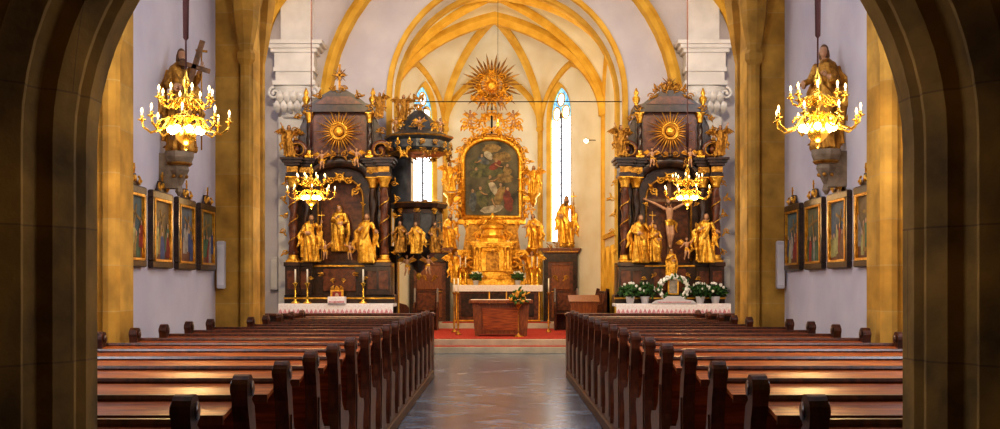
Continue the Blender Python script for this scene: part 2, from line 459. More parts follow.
recol('angel', GOLDD, 'angel_old'); recol('saint_a', GOLDD, 'saint_old2')

def statue(kind, x, y, z, h, rot=0, parent=None, name=None, flip=False, thin=1.0):
    return place(name or (kind + '_figure'), FIG[kind], (x, y, z), rot, ((-h if flip else h) * thin, h * thin, h), parent)

# ------------------------------------------------------------------ architecture helpers
def arch_curve(cx, hw, spring, rise, n=24, kind='round'):
    pts = []
    if kind == 'round':
        for i in range(n + 1):
            a = pi - pi * i / n
            pts.append((cx + hw * cos(a), spring + rise * sin(a)))
    else:
        th = radians(65); h = n // 2
        left = []
        for i in range(h + 1):
            t = th * i / h
            left.append((cx - hw + hw * (1 - cos(t)) / (1 - cos(th)), spring + rise * sin(t) / sin(th)))
        pts = left + [(2 * cx - p[0], p[1]) for p in reversed(left[:-1])]
    return pts

def wall_open(mb, x0, x1, z0, z1, y0, y1, cv, sill=None):
    """wall in XZ plane, thickness y0..y1, with opening curve cv (left to right) going down to sill/z0"""
    sl = z0 if sill is None else sill
    l, r = cv[0], cv[-1]
    for y in (y0, y1):
        q = []
        q.append([(x0, y, z0), (l[0], y, z0), (l[0], y, z1), (x0, y, z1)])
        q.append([(r[0], y, z0), (x1, y, z0), (x1, y, z1), (r[0], y, z1)])
        if sill is not None: q.append([(l[0], y, z0), (r[0], y, z0), (r[0], y, sl), (l[0], y, sl)])
        for a, b in zip(cv[:-1], cv[1:]):
            q.append([(a[0], y, a[1]), (b[0], y, b[1]), (b[0], y, z1), (a[0], y, z1)])
        for f in q: mb.add(f, [(0, 1, 2, 3)])
    full = [(l[0], sl)] + list(cv) + [(r[0], sl)]
    mb.strip([(p[0], y0, p[1]) for p in full], [(p[0], y1, p[1]) for p in full], False)
    if sill is not None: mb.add([(l[0], y0, sl), (r[0], y0, sl), (r[0], y1, sl), (l[0], y1, sl)], [(0, 1, 2, 3)])

def arch_profile(mb, cx, hw, spring, rise, zbase, prof, n=28):
    """sweep profile [(d outward, y)] round an arch incl. straight jambs"""
    rings = []
    for (d, y) in prof:
        ring = [(cx - hw - d, y, zbase)]
        for i in range(n + 1):
            a = pi - pi * i / n
            ring.append((cx + (hw + d) * cos(a), y, spring + (rise + d) * sin(a)))
        ring.append((cx + hw + d, y, zbase)); rings.append(ring)
    for a, b in zip(rings[:-1], rings[1:]): mb.strip(a, b, False)

TH = radians(68)
def rib_pt(A, C, t):
    th = TH * t; h = (1 - cos(th)) / (1 - cos(TH)); v = sin(th) / sin(TH)
    return Vector((A[0] + (C[0] - A[0]) * h, A[1] + (C[1] - A[1]) * h, A[2] + (C[2] - A[2]) * v))
def wall_pt(A, B, apex, s):
    Mx = ((A[0] + B[0]) / 2, (A[1] + B[1]) / 2, apex)
    return rib_pt(A, Mx, s * 2) if s <= .5 else rib_pt(B, Mx, (1 - s) * 2)
def cell(mb, A, B, C, apex, n=12):
    vs = []; fs = []
    A_, B_ = Vector(A), Vector(B)
    for i in range(n + 1):
        t = i / n; R0 = rib_pt(A, C, t); R1 = rib_pt(B, C, t)
        for j in range(n + 1):
            s = j / n
            W = wall_pt(A, B, apex, s) - A_.lerp(B_, s)
            vs.append(tuple(R0.lerp(R1, s) + W * (1 - t)))
    for i in range(n):
        for j in range(n):
            a = i * (n + 1) + j; fs.append((a, a + 1, a + n + 2, a + n + 1))
    mb.add(vs, fs, True)
def rib(mb, A, C, r=.09, n=16):
    mb.tube([rib_pt(A, C, i / n) for i in range(n + 1)], r, 6, smooth=False)
def wrib(mb, A, B, apex, r=.09, n=28):
    mb.tube([wall_pt(A, B, apex, i / n) for i in range(n + 1)], r, 6, smooth=False)

# ================================================================== ROOM SHELL
# nave floor
mb = MB().mat(FLOOR); mb.box(-5, 5, -4, 24, -.15, 0); mb.obj('floor')
# chancel floor with steps and carpet
mb = MB().mat(STEPM)
mb.box(-3.4, 3.2, 24.0, 24.35, 0, .15, .01); mb.box(-3.4, 3.2, 24.35, 34, 0, .30, .01)
mb.mat(CARPET)
mb.box(-3.0, 2.8, 24.42, 30.0, .30, .315); mb.box(-1.5, 1.5, 24.02, 24.36, .15, .162)
mb.mat(STEPM); mb.box(-2.2, 2.0, 30.0, 32.5, .30, .46, .01)
mb.mat(CARPET); mb.box(-1.6, 1.4, 30.03, 31.0, .46, .47)
mb.obj('floor_chancel')

# nave side walls
for sg, nm in ((-1, 'left'), (1, 'right')):
    mb = MB().mat(PLASTER)
    X0, X1 = sorted((sg * 3.7, sg * 4.0))
    # wall bays; first bay carries an unseen window, added to light the nave
    def side_wall(ya, yb, win):
        mb.X = Matrix(((0, 1, 0, 0), (1, 0, 0, 0), (0, 0, 1, 0), (0, 0, 0, 1)))
        if win:
            cv = arch_curve(6.9, 1.1, 4.0, 1.2, 16, 'pointed')
            wall_open(mb, ya, yb, 0, 8, X0, X1, cv, sill=2.2)
        else: mb.box(ya, yb, X0, X1, 0, 8)
        mb.X = Matrix.Identity(4)
    side_wall(3.65, 10.0, True); side_wall(10.0, 15.2, False)
    a, b = sorted((sg * 4.6, sg * 4.8)); mb.box(a, b, 15.0, 21.6, 0, 8.5)
    a, b = sorted((sg * 3.7, sg * 4.8)); mb.box(a, b, 15.0, 15.2, 0, 8.5)
    mb.obj('wall_' + nm)
    # glowing glazing of the added window
    mb = MB().mat(GLASSW)
    xx = sg * 3.92
    mb.add([(xx, 5.8, 2.2), (xx, 8.0, 2.2), (xx, 8.0, 5.2), (xx, 5.8, 5.2)], [(0, 1, 2, 3)])
    mb.mat(LEAD)
    for k in range(5): mb.box(xx - .03, xx + .03, 5.8 + k * .55 - .015, 5.8 + k * .55 + .015, 2.2, 5.2)
    for k in range(8): mb.box(xx - .03, xx + .03, 5.8, 8.0, 2.2 + k * .4 - .01, 2.2 + k * .4 + .01)
    mb.obj('window_%d' % (1 if sg < 0 else 2))

# piers with arches
def pier_arch(name, hw, y0, y1, spring, rise, mat, bev=.1, xo=4.0, top=8.5, wallmat=PLASTER):
    mb = MB().mat(mat)
    w = xo - hw
    prof = [(w, y0), (bev * 1.6, y0), (bev * 1.3, y0 + .03), (bev * 1.1, y0 + bev * .4), (bev * .5, y0 + bev * .6), (bev * .35, y0 + bev), (0, y0 + bev * 1.3), (0, y1 - bev), (bev * .6, y1), (w, y1)]
    arch_profile(mb, 0, hw, spring, rise, 0, [(min(d, .55), y) for d, y in prof])
    # base plinth
    for sg in (-1, 1):
        a, b = sorted((sg * (hw - .06), sg * xo)); mb.box(a, b, y0 - .06, y1 + .06, 0, .75, .02)
    mb.mat(wallmat)
    cv = arch_curve(0, hw + .5, spring, rise + .5, 24)
    wall_open(mb, -xo - .4, xo + .4, 0, top, y0 + .06, y1 - .06, cv)
    mb.obj(name)
pier_arch('wall_nave_near_arch', 3.50, 10.0, 10.6, 4.3, 2.9, STONE)
pier_arch('wall_nave_far_arch', 3.24, 14.3, 14.95, 4.9, 2.6, STONE, xo=3.72)

# slender shafts on the far nave piers with corbelled rib springing
mb = MB().mat(STONE)
for sg in (-1, 1):
    mb.lathe([(.10, 0), (.10, .3), (.075, .36), (.075, 4.35), (.12, 4.42), (.12, 4.5), (.09, 4.55), (.16, 4.9), (.22, 5.6)], 8, (sg * 3.30, 14.28, 0), smooth=False)
    mb.lathe([(.10, 0), (.10, .3), (.07, .36), (.07, 4.5), (.13, 4.8), (.25, 5.6)], 8, (sg * 3.27, 14.98, 0), smooth=False)
    mb.lathe([(.10, 0), (.10, .3), (.08, .36), (.08, 3.6), (.13, 3.9), (.2, 4.6)], 8, (sg * 3.54, 10.02, 0), smooth=False)
mb.obj('trim_pier_shafts')

# end wall with chancel arch
mb = MB().mat(PLASTER)
cv = arch_curve(.14, 2.3, 5.2, 2.3, 36)
wall_open(mb, -4.8, 4.8, 0, 9.6, 21.5, 22.3, cv)
mb.obj('wall_chancel')
mb = MB().mat(RIB)
arch_profile(mb, .14, 2.3, 5.2, 2.3, 0, [(.06, 21.47), (-.03, 21.47), (-.05, 21.53), (-.03, 21.59), (.06, 21.59)])
mb.mat(STUCCO)
arch_profile(mb, .14, 2.3, 5.2, 2.3, 0, [(-.012, 21.59), (-.02, 22.2)])
mb.mat(RIB)
arch_profile(mb, .14, 2.3, 5.2, 2.3, 0, [(-.02, 22.2), (-.10, 22.22), (-.12, 22.3), (-.10, 22.42), (.06, 22.42)])
mb.obj('trim_chancel_arch')
mb = MB().mat(RIB)   # wall rib of nave vault on the end wall
arch_profile(mb, 0.03, 3.42, 4.9, 3.5, 0, [(.14, 21.5), (.12, 21.34), (.02, 21.26), (-.07, 21.34), (-.11, 21.5)])
mb.obj('trim_wall_rib')

# nave vaults
mb = MB().mat(PLASTER)
RB = MB().mat(RIB)
for (ya, yb, X, sp, cr, fa) in ((3.65, 10.3, 3.7, 4.6, 7.6, 7.0), (10.3, 14.6, 3.7, 4.6, 7.6, 7.0), (14.6, 21.5, 4.6, 6.2, 8.6, 8.0)):
    A, B, C, D = (-X, ya, sp), (X, ya, sp), (X, yb, sp), (-X, yb, sp); O = (0, (ya + yb) / 2, cr)
    for P, Q, ap in ((A, B, cr - .2), (B, C, fa), (C, D, cr - .2), (D, A, fa)): cell(mb, P, Q, O, ap)
    for P in (A, B, C, D): rib(RB, P, O, .10)
mb.obj('ceiling_nave'); RB.obj('trim_nave_ribs')

# chancel shell
LX, RX = -3.2, 2.9
mb = MB().mat(PLASTERW)
mb.box(LX - .3, LX, 22.3, 30.5, 0, 9.3); mb.obj('wall_chancel_left')
mb = MB().mat(PLASTERW)
mb.box(RX, RX + .3, 22.3, 30.5, 0, 9.3); mb.obj('wall_chancel_right')
corn = [(LX, 30.5), (-1.7, 33.5), (1.25, 33.5), (RX, 30.5)]
mb = MB().mat(PLASTERW)
gl = MB()
for k in range(3):
    P, Q = Vector(corn[k]), Vector(corn[k + 1]); L = (Q - P).length; d = (Q - P) / L; nrm = Vector((-d.y, d.x))
    # local x along d, local y outward
    if nrm.dot(Vector((0, 30)) - P) > 0: nrm = -nrm
    X = Matrix(((d.x, nrm.x, 0, P.x), (d.y, nrm.y, 0, P.y), (0, 0, 1, 0), (0, 0, 0, 1)))
    mb.X = X; gl.X = X
    if k == 1:
        mb.mat(PLASTERW).box(0, L, 0, .3, 0, 9.3)
    else:
        c = L * .66 if k == 0 else L * (1 - .70)
        hw = .56
        mb.mat(PLASTERW)
        wall_open(mb, 0, L, 0, 9.3, 0, .35, arch_curve(c, hw + .1, 6.55, .95, 16, 'pointed'), sill=2.8)
        # stone surround
        mb.mat(RIB)
        oc = arch_curve(c, hw + .12, 6.55, .98, 16, 'pointed'); ic = arch_curve(c, hw - .0, 6.55, .82, 16, 'pointed')
        o2 = [(oc[0][0], 2.8)] + oc + [(oc[-1][0], 2.8)]; i2 = [(ic[0][0], 2.8)] + ic + [(ic[-1][0], 2.8)]
        mb.strip([(p[0], -.02, p[1]) for p in o2], [(p[0], .06, p[1]) for p in i2], False)
        mb.strip([(p[0], .06, p[1]) for p in i2], [(p[0], .3, p[1]) for p in i2], False)
        # glass lights
        G = .11
        gl.mat(GLASSW)
        gl.add([(c - hw, G, 2.8), (c + hw, G, 2.8), (c + hw, G, 6.45), (c - hw, G, 6.45)], [(0, 1, 2, 3)])
        gl.mat(GLASSB)
        pc = [(c - hw, 6.45)] + ic + [(c + hw, 6.45)]
        gl.add([(p[0], G, p[1]) for p in pc], [tuple(range(len(pc)))])
        gl.mat(GLASSW)
        for (bx, bz, br) in ((c - .25, 6.6, .17), (c + .25, 6.6, .17), (c, 7.0, .17)):
            gl.add([(bx + br * cos(a * pi / 6), G - .015, bz + br * sin(a * pi / 6)) for a in range(12)], [tuple(range(12))])
        gl.mat(LEAD)
        gl.box(c - .025, c + .025, G - .05, G, 2.8, 6.6)
        for i in range(11): gl.box(c - hw, c + hw, G - .02, G - .005, 2.8 + i * .34 - .008, 2.8 + i * .34 + .008)
        for xx in (-.28, .28): gl.box(c + xx - .005, c + xx + .005, G - .02, G - .005, 2.8, 6.35)
        gl.mat(RIB)
        for (bx, bz, br) in ((c - .25, 6.6, .20), (c + .25, 6.6, .20), (c, 7.0, .19)):
            gl.tube([(bx + br * cos(a * pi / 8), G - .03, bz + br * sin(a * pi / 8)) for a in range(17)], .022, 6)
mb.X = Matrix.Identity(4)
mb.obj('wall_apse'); gl.obj('window_3')
# chancel vault
SP, CR = 6.2, 9.0; cxx = (LX + RX) / 2
mb = MB().mat(PLASTERW); RB = MB().mat(RIB)
ys = [22.35, 26.4, 30.5]
for ya, yb in zip(ys[:-1], ys[1:]):
    A, B, C, D = (LX, ya, SP), (RX, ya, SP), (RX, yb, SP), (LX, yb, SP); O = (cxx, (ya + yb) / 2, CR)
    for P, Q, ap in ((A, B, CR - .1), (B, C, 8.3), (C, D, CR - .1), (D, A, 8.3)): cell(mb, P, Q, O, ap)
    for P in (A, B, C, D): rib(RB, P, O, .13)
    wrib(RB, B, C, 8.3, .10); wrib(RB, D, A, 8.3, .10)
    wrib(RB, C, D, CR - .1, .19)
    RB.lathe([(.05, -.2), (.22, -.16), (.26, -.08), (.2, 0)], 12, O)
bo = (cxx, 30.62, CR - .05)
for k in range(3):
    P = (*corn[k], SP); Q = (*corn[k + 1], SP)
    cell(mb, P, Q, bo, 7.95); wrib(RB, P, Q, 7.95, .11)
for k in range(4): rib(RB, (*corn[k], SP), bo, .13)
RB.lathe([(.05, -.2), (.22, -.16), (.28, -.06), (.2, 0)], 12, bo)
mb.obj('ceiling_chancel')
# shafts
sh = [(.15, 0), (.15, .5), (.11, .56), (.105, SP - .35), (.15, SP - .3), (.15, SP - .22), (.12, SP - .18), (.16, SP + .1)]
for (x, y) in corn + [(LX, 26.4), (RX, 26.4)]: RB.lathe(sh, 8, (x, y, .3), smooth=False)
# wall string course and pointed sedilia on right wall
RB.box(RX - .06, RX + .02, 22.4, 30.4, 2.75, 2.87)
for yc in (25.3, 26.6, 27.9, 29.2):
    RB.tube([(RX - .03, yc - .42, .35)] + [(RX - .03, p[0], p[1]) for p in arch_curve(yc, .42, 1.9, .55, 14, 'pointed')] + [(RX - .03, yc + .42, .35)], .09, 6)
RB.obj('trim_chancel_ribs')

# upper white pilasters behind the side altars
for sg in (-1, 1):
    mb = MB().mat(STUCCO)
    c = sg * 3.95
    mb.box(c - .33, c + .33, 21.25, 21.52, 0, 4.75)
    mb.lathe([(.30, 0), (.33, .04), (.30, .08), (.34, .2), (.42, .45), (.5, .6)], 24, (c, 21.35, 4.72), sy=.55, folds=lambda a, k: 1 + .10 * cos(10 * a) * sin(k * 3))
    for row, zz in enumerate((4.80, 4.98)):
        for i in range(6 - row):
            leaf(mb, c - (.32 - .06 * row) + i * .13, 21.12 - .02 * row, zz, pi / 2, .24, .13, .55)
    for s2 in (1, -1): scroll(mb, c + s2 * .38, 21.1, 5.18, .12, a0=pi / 2, hand=-s2, th=.03)
    z = moulding(mb, c - .36, c + .36, 21.12, 21.52, 5.34, [(.08, .05), (.18, .0), (.08, .04), (.28, .02), (.07, .08), (.07, .14), (.07, .2)])
    mb.box(c - .3, c + .3, 21.3, 21.52, z, 8.2)
    mb.obj('trim_stucco_pilaster_%s' % ('left' if sg < 0 else 'right'))

# foreground gallery arch + gallery room
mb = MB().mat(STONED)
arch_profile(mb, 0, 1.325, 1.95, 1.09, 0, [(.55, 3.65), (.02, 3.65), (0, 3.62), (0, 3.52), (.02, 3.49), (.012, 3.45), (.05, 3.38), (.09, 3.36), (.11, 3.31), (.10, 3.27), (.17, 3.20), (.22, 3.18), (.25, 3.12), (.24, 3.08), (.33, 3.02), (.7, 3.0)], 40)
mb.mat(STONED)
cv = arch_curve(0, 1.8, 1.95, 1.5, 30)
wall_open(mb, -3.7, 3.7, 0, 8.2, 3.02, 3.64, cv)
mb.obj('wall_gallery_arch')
mb = MB().mat(CEIL)
mb.box(-4, -3.7, -4, 3.0, 0, 3.6); mb.box(3.7, 4, -4, 3.0, 0, 3.6); mb.box(-4, 4, -4.2, -4, 0, 3.6)
mb.obj('wall_gallery')
mb = MB().mat(CEIL); mb.box(-4, 4, -4.2, 3.0, 3.6, 3.8); mb.obj('ceiling_gallery')

# ================================================================== PEWS
def pew_mesh(L):
    mb = MB()
    knob = []
    for i in range(13):
        a = radians(-60 + i * 22)
        knob.append((-.065 + .062 * cos(a), .925 + .062 * sin(a)))
    prof = [(.46, 0), (.45, .05), (.39, .12), (.38, .25), (.42, .33), (.46, .38), (.47, .43), (.43, .47), (.32, .48), (.2, .50), (.12, .56), (.07, .66), (.045, .76), (.02, .84)] + knob + \
           [(-.115, .85), (-.085, .78), (-.06, .66), (-.055, .5), (-.075, .35), (-.10, .2), (-.10, .08), (-.12, 0)]
    for x in (0, L - .07):
        mb.mat(WOODD); mb.prism(prof, x, x + .07, 'YZ')
        # applied relief panel
        inner = [(.36, .06), (.33, .2), (.36, .40), (.2, .42), (.08, .48), (.0, .7), (-.02, .7), (-.02, .4), (-.05, .2), (-.05, .06)]
        mb.prism(inner, x - .008, x + .078, 'YZ')
        for s2 in (x - .01, x + .08):
            mb.tube([(s2 - .002, -.065, .925), (s2 + .002, -.065, .925)], .035, 12, up=(0, 0, 1))
    mb.mat(WOOD)
    mb.prism([(-.26, .825), (-.02, .865), (-.02, .845), (-.26, .805)], .07, L - .07, 'YZ')     # book ledge
    mb.mat(WOODD)
    mb.prism([(-.03, .84), (.035, .84), (.035, .875), (.02, .89), (-.02, .89), (-.03, .875)], .07, L - .07, 'YZ')  # top rail
    mb.prism([(-.275, .79), (-.255, .79), (-.255, .83), (-.275, .83)], .07, L - .07, 'YZ')
    mb.mat(WOOD)
    mb.prism([(-.03, .84), (.0, .84), (.06, .42), (.03, .42)], .07, L - .07, 'YZ')           # back
    mb.box(.07, L - .07, .05, .44, .41, .445, .008)                                           # seat
    mb.mat(WOODD)
    mb.box(.07, L - .07, -.03, .0, .0, .12)
    for x in (L * .33, L * .66):
        mb.prism([(-.24, .80), (-.02, .84), (-.02, .62)], x, x + .03, 'YZ')
    mb.box(.07, L - .07, -.36, -.2, .12, .16)                                                 # kneeler
    mb.box(.1, .14, -.3, -.24, 0, .12); mb.box(L - .14, L - .1, -.3, -.24, 0, .12)
    return mb.mesh('pew')
PL, PS = 2.30, 2.03
pm = pew_mesh(PL); pms = pew_mesh(PS)
NP = 16
ypew = [4.03 + i * .882 for i in range(NP)]
for sg in (-1, 1):
    mb = MB().mat(PLANK)
    a, b = sorted((sg * 1.07, sg * 3.42)); mb.box(a, b, 3.7, 13.6, 0, .12, .01)
    a, b = sorted((sg * 1.07, sg * 3.15)); mb.box(a, b, 13.6, 17.9, 0, .12, .01); mb.obj('pew_platform')
    for y in ypew:
        m_, l_ = (pm, PL) if y < 13.6 else (pms, PS)
        place('pew', m_, (1.1 if sg > 0 else -1.1 - l_, y, .12))
# front desk panels of pews
def front_desk(x0, x1):
    mb = MB().mat(WOODD)
    y = 18.3
    mb.box(x0, x1, y, y + .05, 0, 1.0); mb.box(x0 - .02, x1 + .02, y - .2, y + .09, .98, 1.03, .01)
    n = 6; w = (x1 - x0) / n
    mb.mat(WOOD)
    for i in range(n): mb.box(x0 + i * w + .06, x0 + (i + 1) * w - .06, y - .02, y + .07, .2, .88, .015)
    for x in (x0, x1 - .07): mb.mat(WOODD); mb.box(x, x + .07, y - .35, y + .1, 0, 1.05, .01)
    mb.obj('prayer_desk')
front_desk(-4.2, -1.1); front_desk(1.1, 4.15)

# ================================================================== CHANDELIERS
def chandelier_mesh():
    mb = MB().mat(BRASS)
    mb.lathe([(.004, -.30), (.02, -.285), (.012, -.265), (.03, -.25), (.075, -.21), (.088, -.165), (.07, -.12), (.03, -.09), (.022, -.06), (.045, -.04), (.05, -.02), (.02, 0),
              (.018, .03), (.05, .07), (.058, .10), (.035, .14), (.015, .17), (.014, .21), (.034, .24), (.03, .28), (.012, .31), (.008, .36)], 20)
    for tier, (n, R, z0, off) in enumerate(((8, .345, -.06, 0), (8, .215, .10, .3))):
        for i in range(n):
            a = 2 * pi * i / n + off; c, s = cos(a), sin(a)
            pp = [(.03, z0), (.09, z0 + .045), (.14, z0 + .01), (R * .55, z0 - .07), (R * .8, z0 - .10), (R * .97, z0 - .055), (R, z0 + .0)]
            if tier: pp = [(.02, z0), (.06, z0 + .03), (.10, z0), (R * .7, z0 - .05), (R * .92, z0 - .03), (R, z0 + .02)]
            mb.mat(BRASS)
            mb.tube([(r * c, r * s, z) for r, z in pp], .0105, 6)
            # scroll curl
            q = [(R * .5 + .04 * cos(t), z0 - .02 + .035 * sin(t)) for t in [k * .7 for k in range(8)]]
            mb.tube([(r * c, r * s, z) for r, z in q], .008, 5)
            zt = pp[-1][1]
            mb.lathe([(.006, -.012), (.034, .0), (.036, .006), (.012, .01), (.012, .03), (.017, .035)], 10, (R * c, R * s, zt))
            mb.mat(WHITE); mb.lathe([(.009, .03), (.009, .06)], 8, (R * c, R * s, zt))
            mb.mat(BULBS); mb.lathe([(.005, .058), (.010, .070), (.009, .085), (.002, .102)], 8, (R * c, R * s, zt))
    # cluster of larger lit globes hung under the ball
    for i in range(8):
        a = 2 * pi * i / 8 + .3
        mb.mat(BRASS); mb.tube([(.03 * cos(a), .03 * sin(a), -.11), (.10 * cos(a), .10 * sin(a), -.08), (.125 * cos(a), .125 * sin(a), -.11)], .006, 5)
        mb.mat(BULB); mb.ball((.125 * cos(a), .125 * sin(a), -.135), .029, 10, 8)
    mb.mat(ROPE); mb.tube([(0, 0, .35), (0, 0, .6), (0, 0, .62), (0, 0, .95), (0, 0, .97), (0, 0, 4.4)], [.007, .007, .022, .026, .008, .006], 8)
    return mb.mesh('chandelier')
cm = chandelier_mesh()
for (x, y, z, e) in ((-2.57, 9.0, 2.90, 30), (2.60, 9.0, 2.92, 30), (-2.78, 16.2, 2.92, 46), (2.76, 16.2, 2.92, 46)):
    o = place('chandelier', cm, (x, y, z), .2)
    ld = bpy.data.lights.new('chandelier_glow', 'POINT'); ld.energy = e; ld.color = (1, .62, .26); ld.shadow_soft_size = .14
    lo = bpy.data.objects.new('chandelier_glow', ld); COL.objects.link(lo); lo.location = (0, 0, -.48); lo.parent = o

# ================================================================== PAINTINGS (stations of the cross)
PAL = [(.45, .05, .04), (.06, .12, .35), (.50, .30, .08), (.55, .50, .42), (.10, .22, .12), (.30, .12, .06), (.6, .55, .2)]
PMATS = [M('paint_%d' % i, tuple(v * .35 for v in c), tuple(v * .75 for v in c), 14, .6) for i, c in enumerate(PAL)]
SKY = [M('paint_sky_%d' % i, a, b, 3.5, .6) for i, (a, b) in enumerate([((.02, .05, .06), (.11, .17, .18)), ((.08, .05, .02), (.27, .19, .09)), ((.02, .04, .07), (.16, .20, .22)), ((.04, .05, .03), (.17, .17, .09))])]
SKIN = M('paint_skin', (.40, .24, .14), (.55, .37, .24), 20, .6)
def painted_scene(mb, w, h, y, seed, n=6, cross=True):
    rnd = random.Random(seed)
    mb.mat(SKY[seed % 4]); mb.box(-w / 2, w / 2, y, y + .02, 0, h)
    mb.mat(PMATS[5]); mb.prism([(-w / 2, 0), (w / 2, 0), (w / 2, h * .22), (0, h * .3), (-w / 2, h * .2)], y - .003, y)
    if cross:
        a = rnd.uniform(-.5, .5); cx = rnd.uniform(-.1, .1) * w
        mb.mat(PMATS[2])
        mb.X = mb.X @ Matrix.Translation((cx, 0, h * .55)) @ Matrix.Rotation(a, 4, 'Y')
        mb.box(-.018, .018, y - .005, y - .001, -h * .4, h * .32); mb.box(-w * .3, w * .3, y - .005, y - .001, h * .14, h * .19)
        mb.X = mb.X @ Matrix.Rotation(-a, 4, 'Y') @ Matrix.Translation((-cx, 0, -h * .55))
    for i in range(n):
        fx = (-.4 + .8 * i / (n - 1) + rnd.uniform(-.05, .05)) * w; fz = rnd.uniform(.02, .22) * h; fh = h * rnd.uniform(.38, .55); fw = w * rnd.uniform(.09, .14)
        tl = rnd.uniform(-.15, .15) * fh
        mb.mat(PMATS[rnd.randrange(7)])
        yy = y - .006 - .001 * i
        cl = lambda v: max(-w / 2 + .005, min(w / 2 - .005, v))
        poly = [(fx - fw, fz), (fx + fw * .9, fz), (fx + fw * 1.1, fz + fh * .35), (fx + tl + fw * .8, fz + fh * .75), (fx + tl + fw * .2, fz + fh * .85), (fx + tl - fw * .6, fz + fh * .8), (fx - fw * 1.0, fz + fh * .4)]
        mb.prism([(cl(a), b) for a, b in poly], yy, yy + .001)
        mb.mat(SKIN); r = h * .042
        hx, hz = cl(fx + tl), fz + fh * .9
        mb.prism([(hx + r * .8 * cos(k * pi / 5), hz + r * sin(k * pi / 5)) for k in range(10)], yy - .002, yy)

def station(seed):
    mb = MB(); w, h = .62, .72
    mb.X = Matrix.Translation((0, -.03, .055))
    painted_scene(mb, w - .06, h - .06, 0, seed)
    mb.X = Matrix.Identity(4)
    mb.mat(FRAMED)
    t = .075; W = w / 2 + t - .03
    mb.box(-W, W, -.055, .0, -.02, .06, .012); mb.box(-W, W, -.055, 0, h + .0, h + .085, .012)
    mb.box(-W, -W + t, -.055, 0, .05, h + .01, .012); mb.box(W - t, W, -.055, 0, .05, h + .01, .012)
    mb.mat(GOLD)
    for x0, x1, z0, z1 in ((-w / 2 + .03, w / 2 - .03, .05, .075), (-w / 2 + .03, w / 2 - .03, h - .02, h + .005), (-w / 2 + .012, -w / 2 + .04, .055, h), (w / 2 - .04, w / 2 - .012, .055, h)):
        mb.box(x0, x1, -.062, -.03, z0, z1)
    # pediment with little medallion and cross
    mb.mat(FRAMED); mb.prism([(-.16, h + .085), (.16, h + .085), (.09, h + .13), (.05, h + .20), (-.05, h + .20), (-.09, h + .13)], -.045, -.005)
    mb.mat(GOLD)
    for s2 in (1, -1): scroll(mb, s2 * .12, -.05, h + .13, .045, a0=pi / 2, hand=-s2, th=.012)
    mb.ball((0, -.05, h + .15), (.035, .02, .035), 10, 6)
    mb.box(-.008, .008, -.05, -.035, h + .2, h + .30); mb.box(-.03, .03, -.05, -.035, h + .25, h + .265)
    return mb
for sg in (-1, 1):
    for k, y in enumerate((10.98, 11.9, 12.82, 13.74)):
        st = station(k + (0 if sg < 0 else 5))
        st.obj('station_painting', loc=(sg * 3.695, y, 1.70), rot=(pi / 2 if sg < 0 else -pi / 2))

# ================================================================== WALL STATUES ON CONSOLES
for sg in (-1, 1):
    e = empty('statue_on_console', (sg * 3.50, 12.0 if sg < 0 else 11.8, 2.55))
    mb = MB().mat(CONS)
    mb.lathe([(.015, -.08), (.045, -.03), (.03, .03), (.06, .09), (.11, .20), (.10, .24), (.14, .29), (.16, .34), (.16, .40)], 8, smooth=False)
    mb.box(*(sorted((sg * .0, sg * .20))), -.07, .07, .0, .38)
    mb.mat(GOLDD); mb.lathe([(.13, .25), (.15, .27), (.13, .29)], 8, smooth=False)
    for i in range(6):
        a = i * pi / 3; mb.ball((.08 * cos(a), .08 * sin(a), .13), .022, 8, 6)
    mb.obj('console', e)
    statue('saint_old2' if sg < 0 else 'saint_old', 0, 0, .40, 1.14, sg * -.6, e, thin=.80)
    if sg < 0:
        mb = MB().mat(ROBEB); mb.X = Matrix.Translation((.10, -.1, 1.0)) @ Matrix.Rotation(.30, 4, 'Y'); mb.box(-.025, .025, -.02, .02, -.5, .62); mb.box(-.17, .17, -.02, .02, .3, .35); mb.obj('carried_cross', e)
    mb = MB().mat(GOLDD)
    cluster(mb, [(.10, .50), (.12, .72), (.08, .40)], .08, 5, True, y=.05, dens=3)
    mb.obj('gilded_drapery', e)

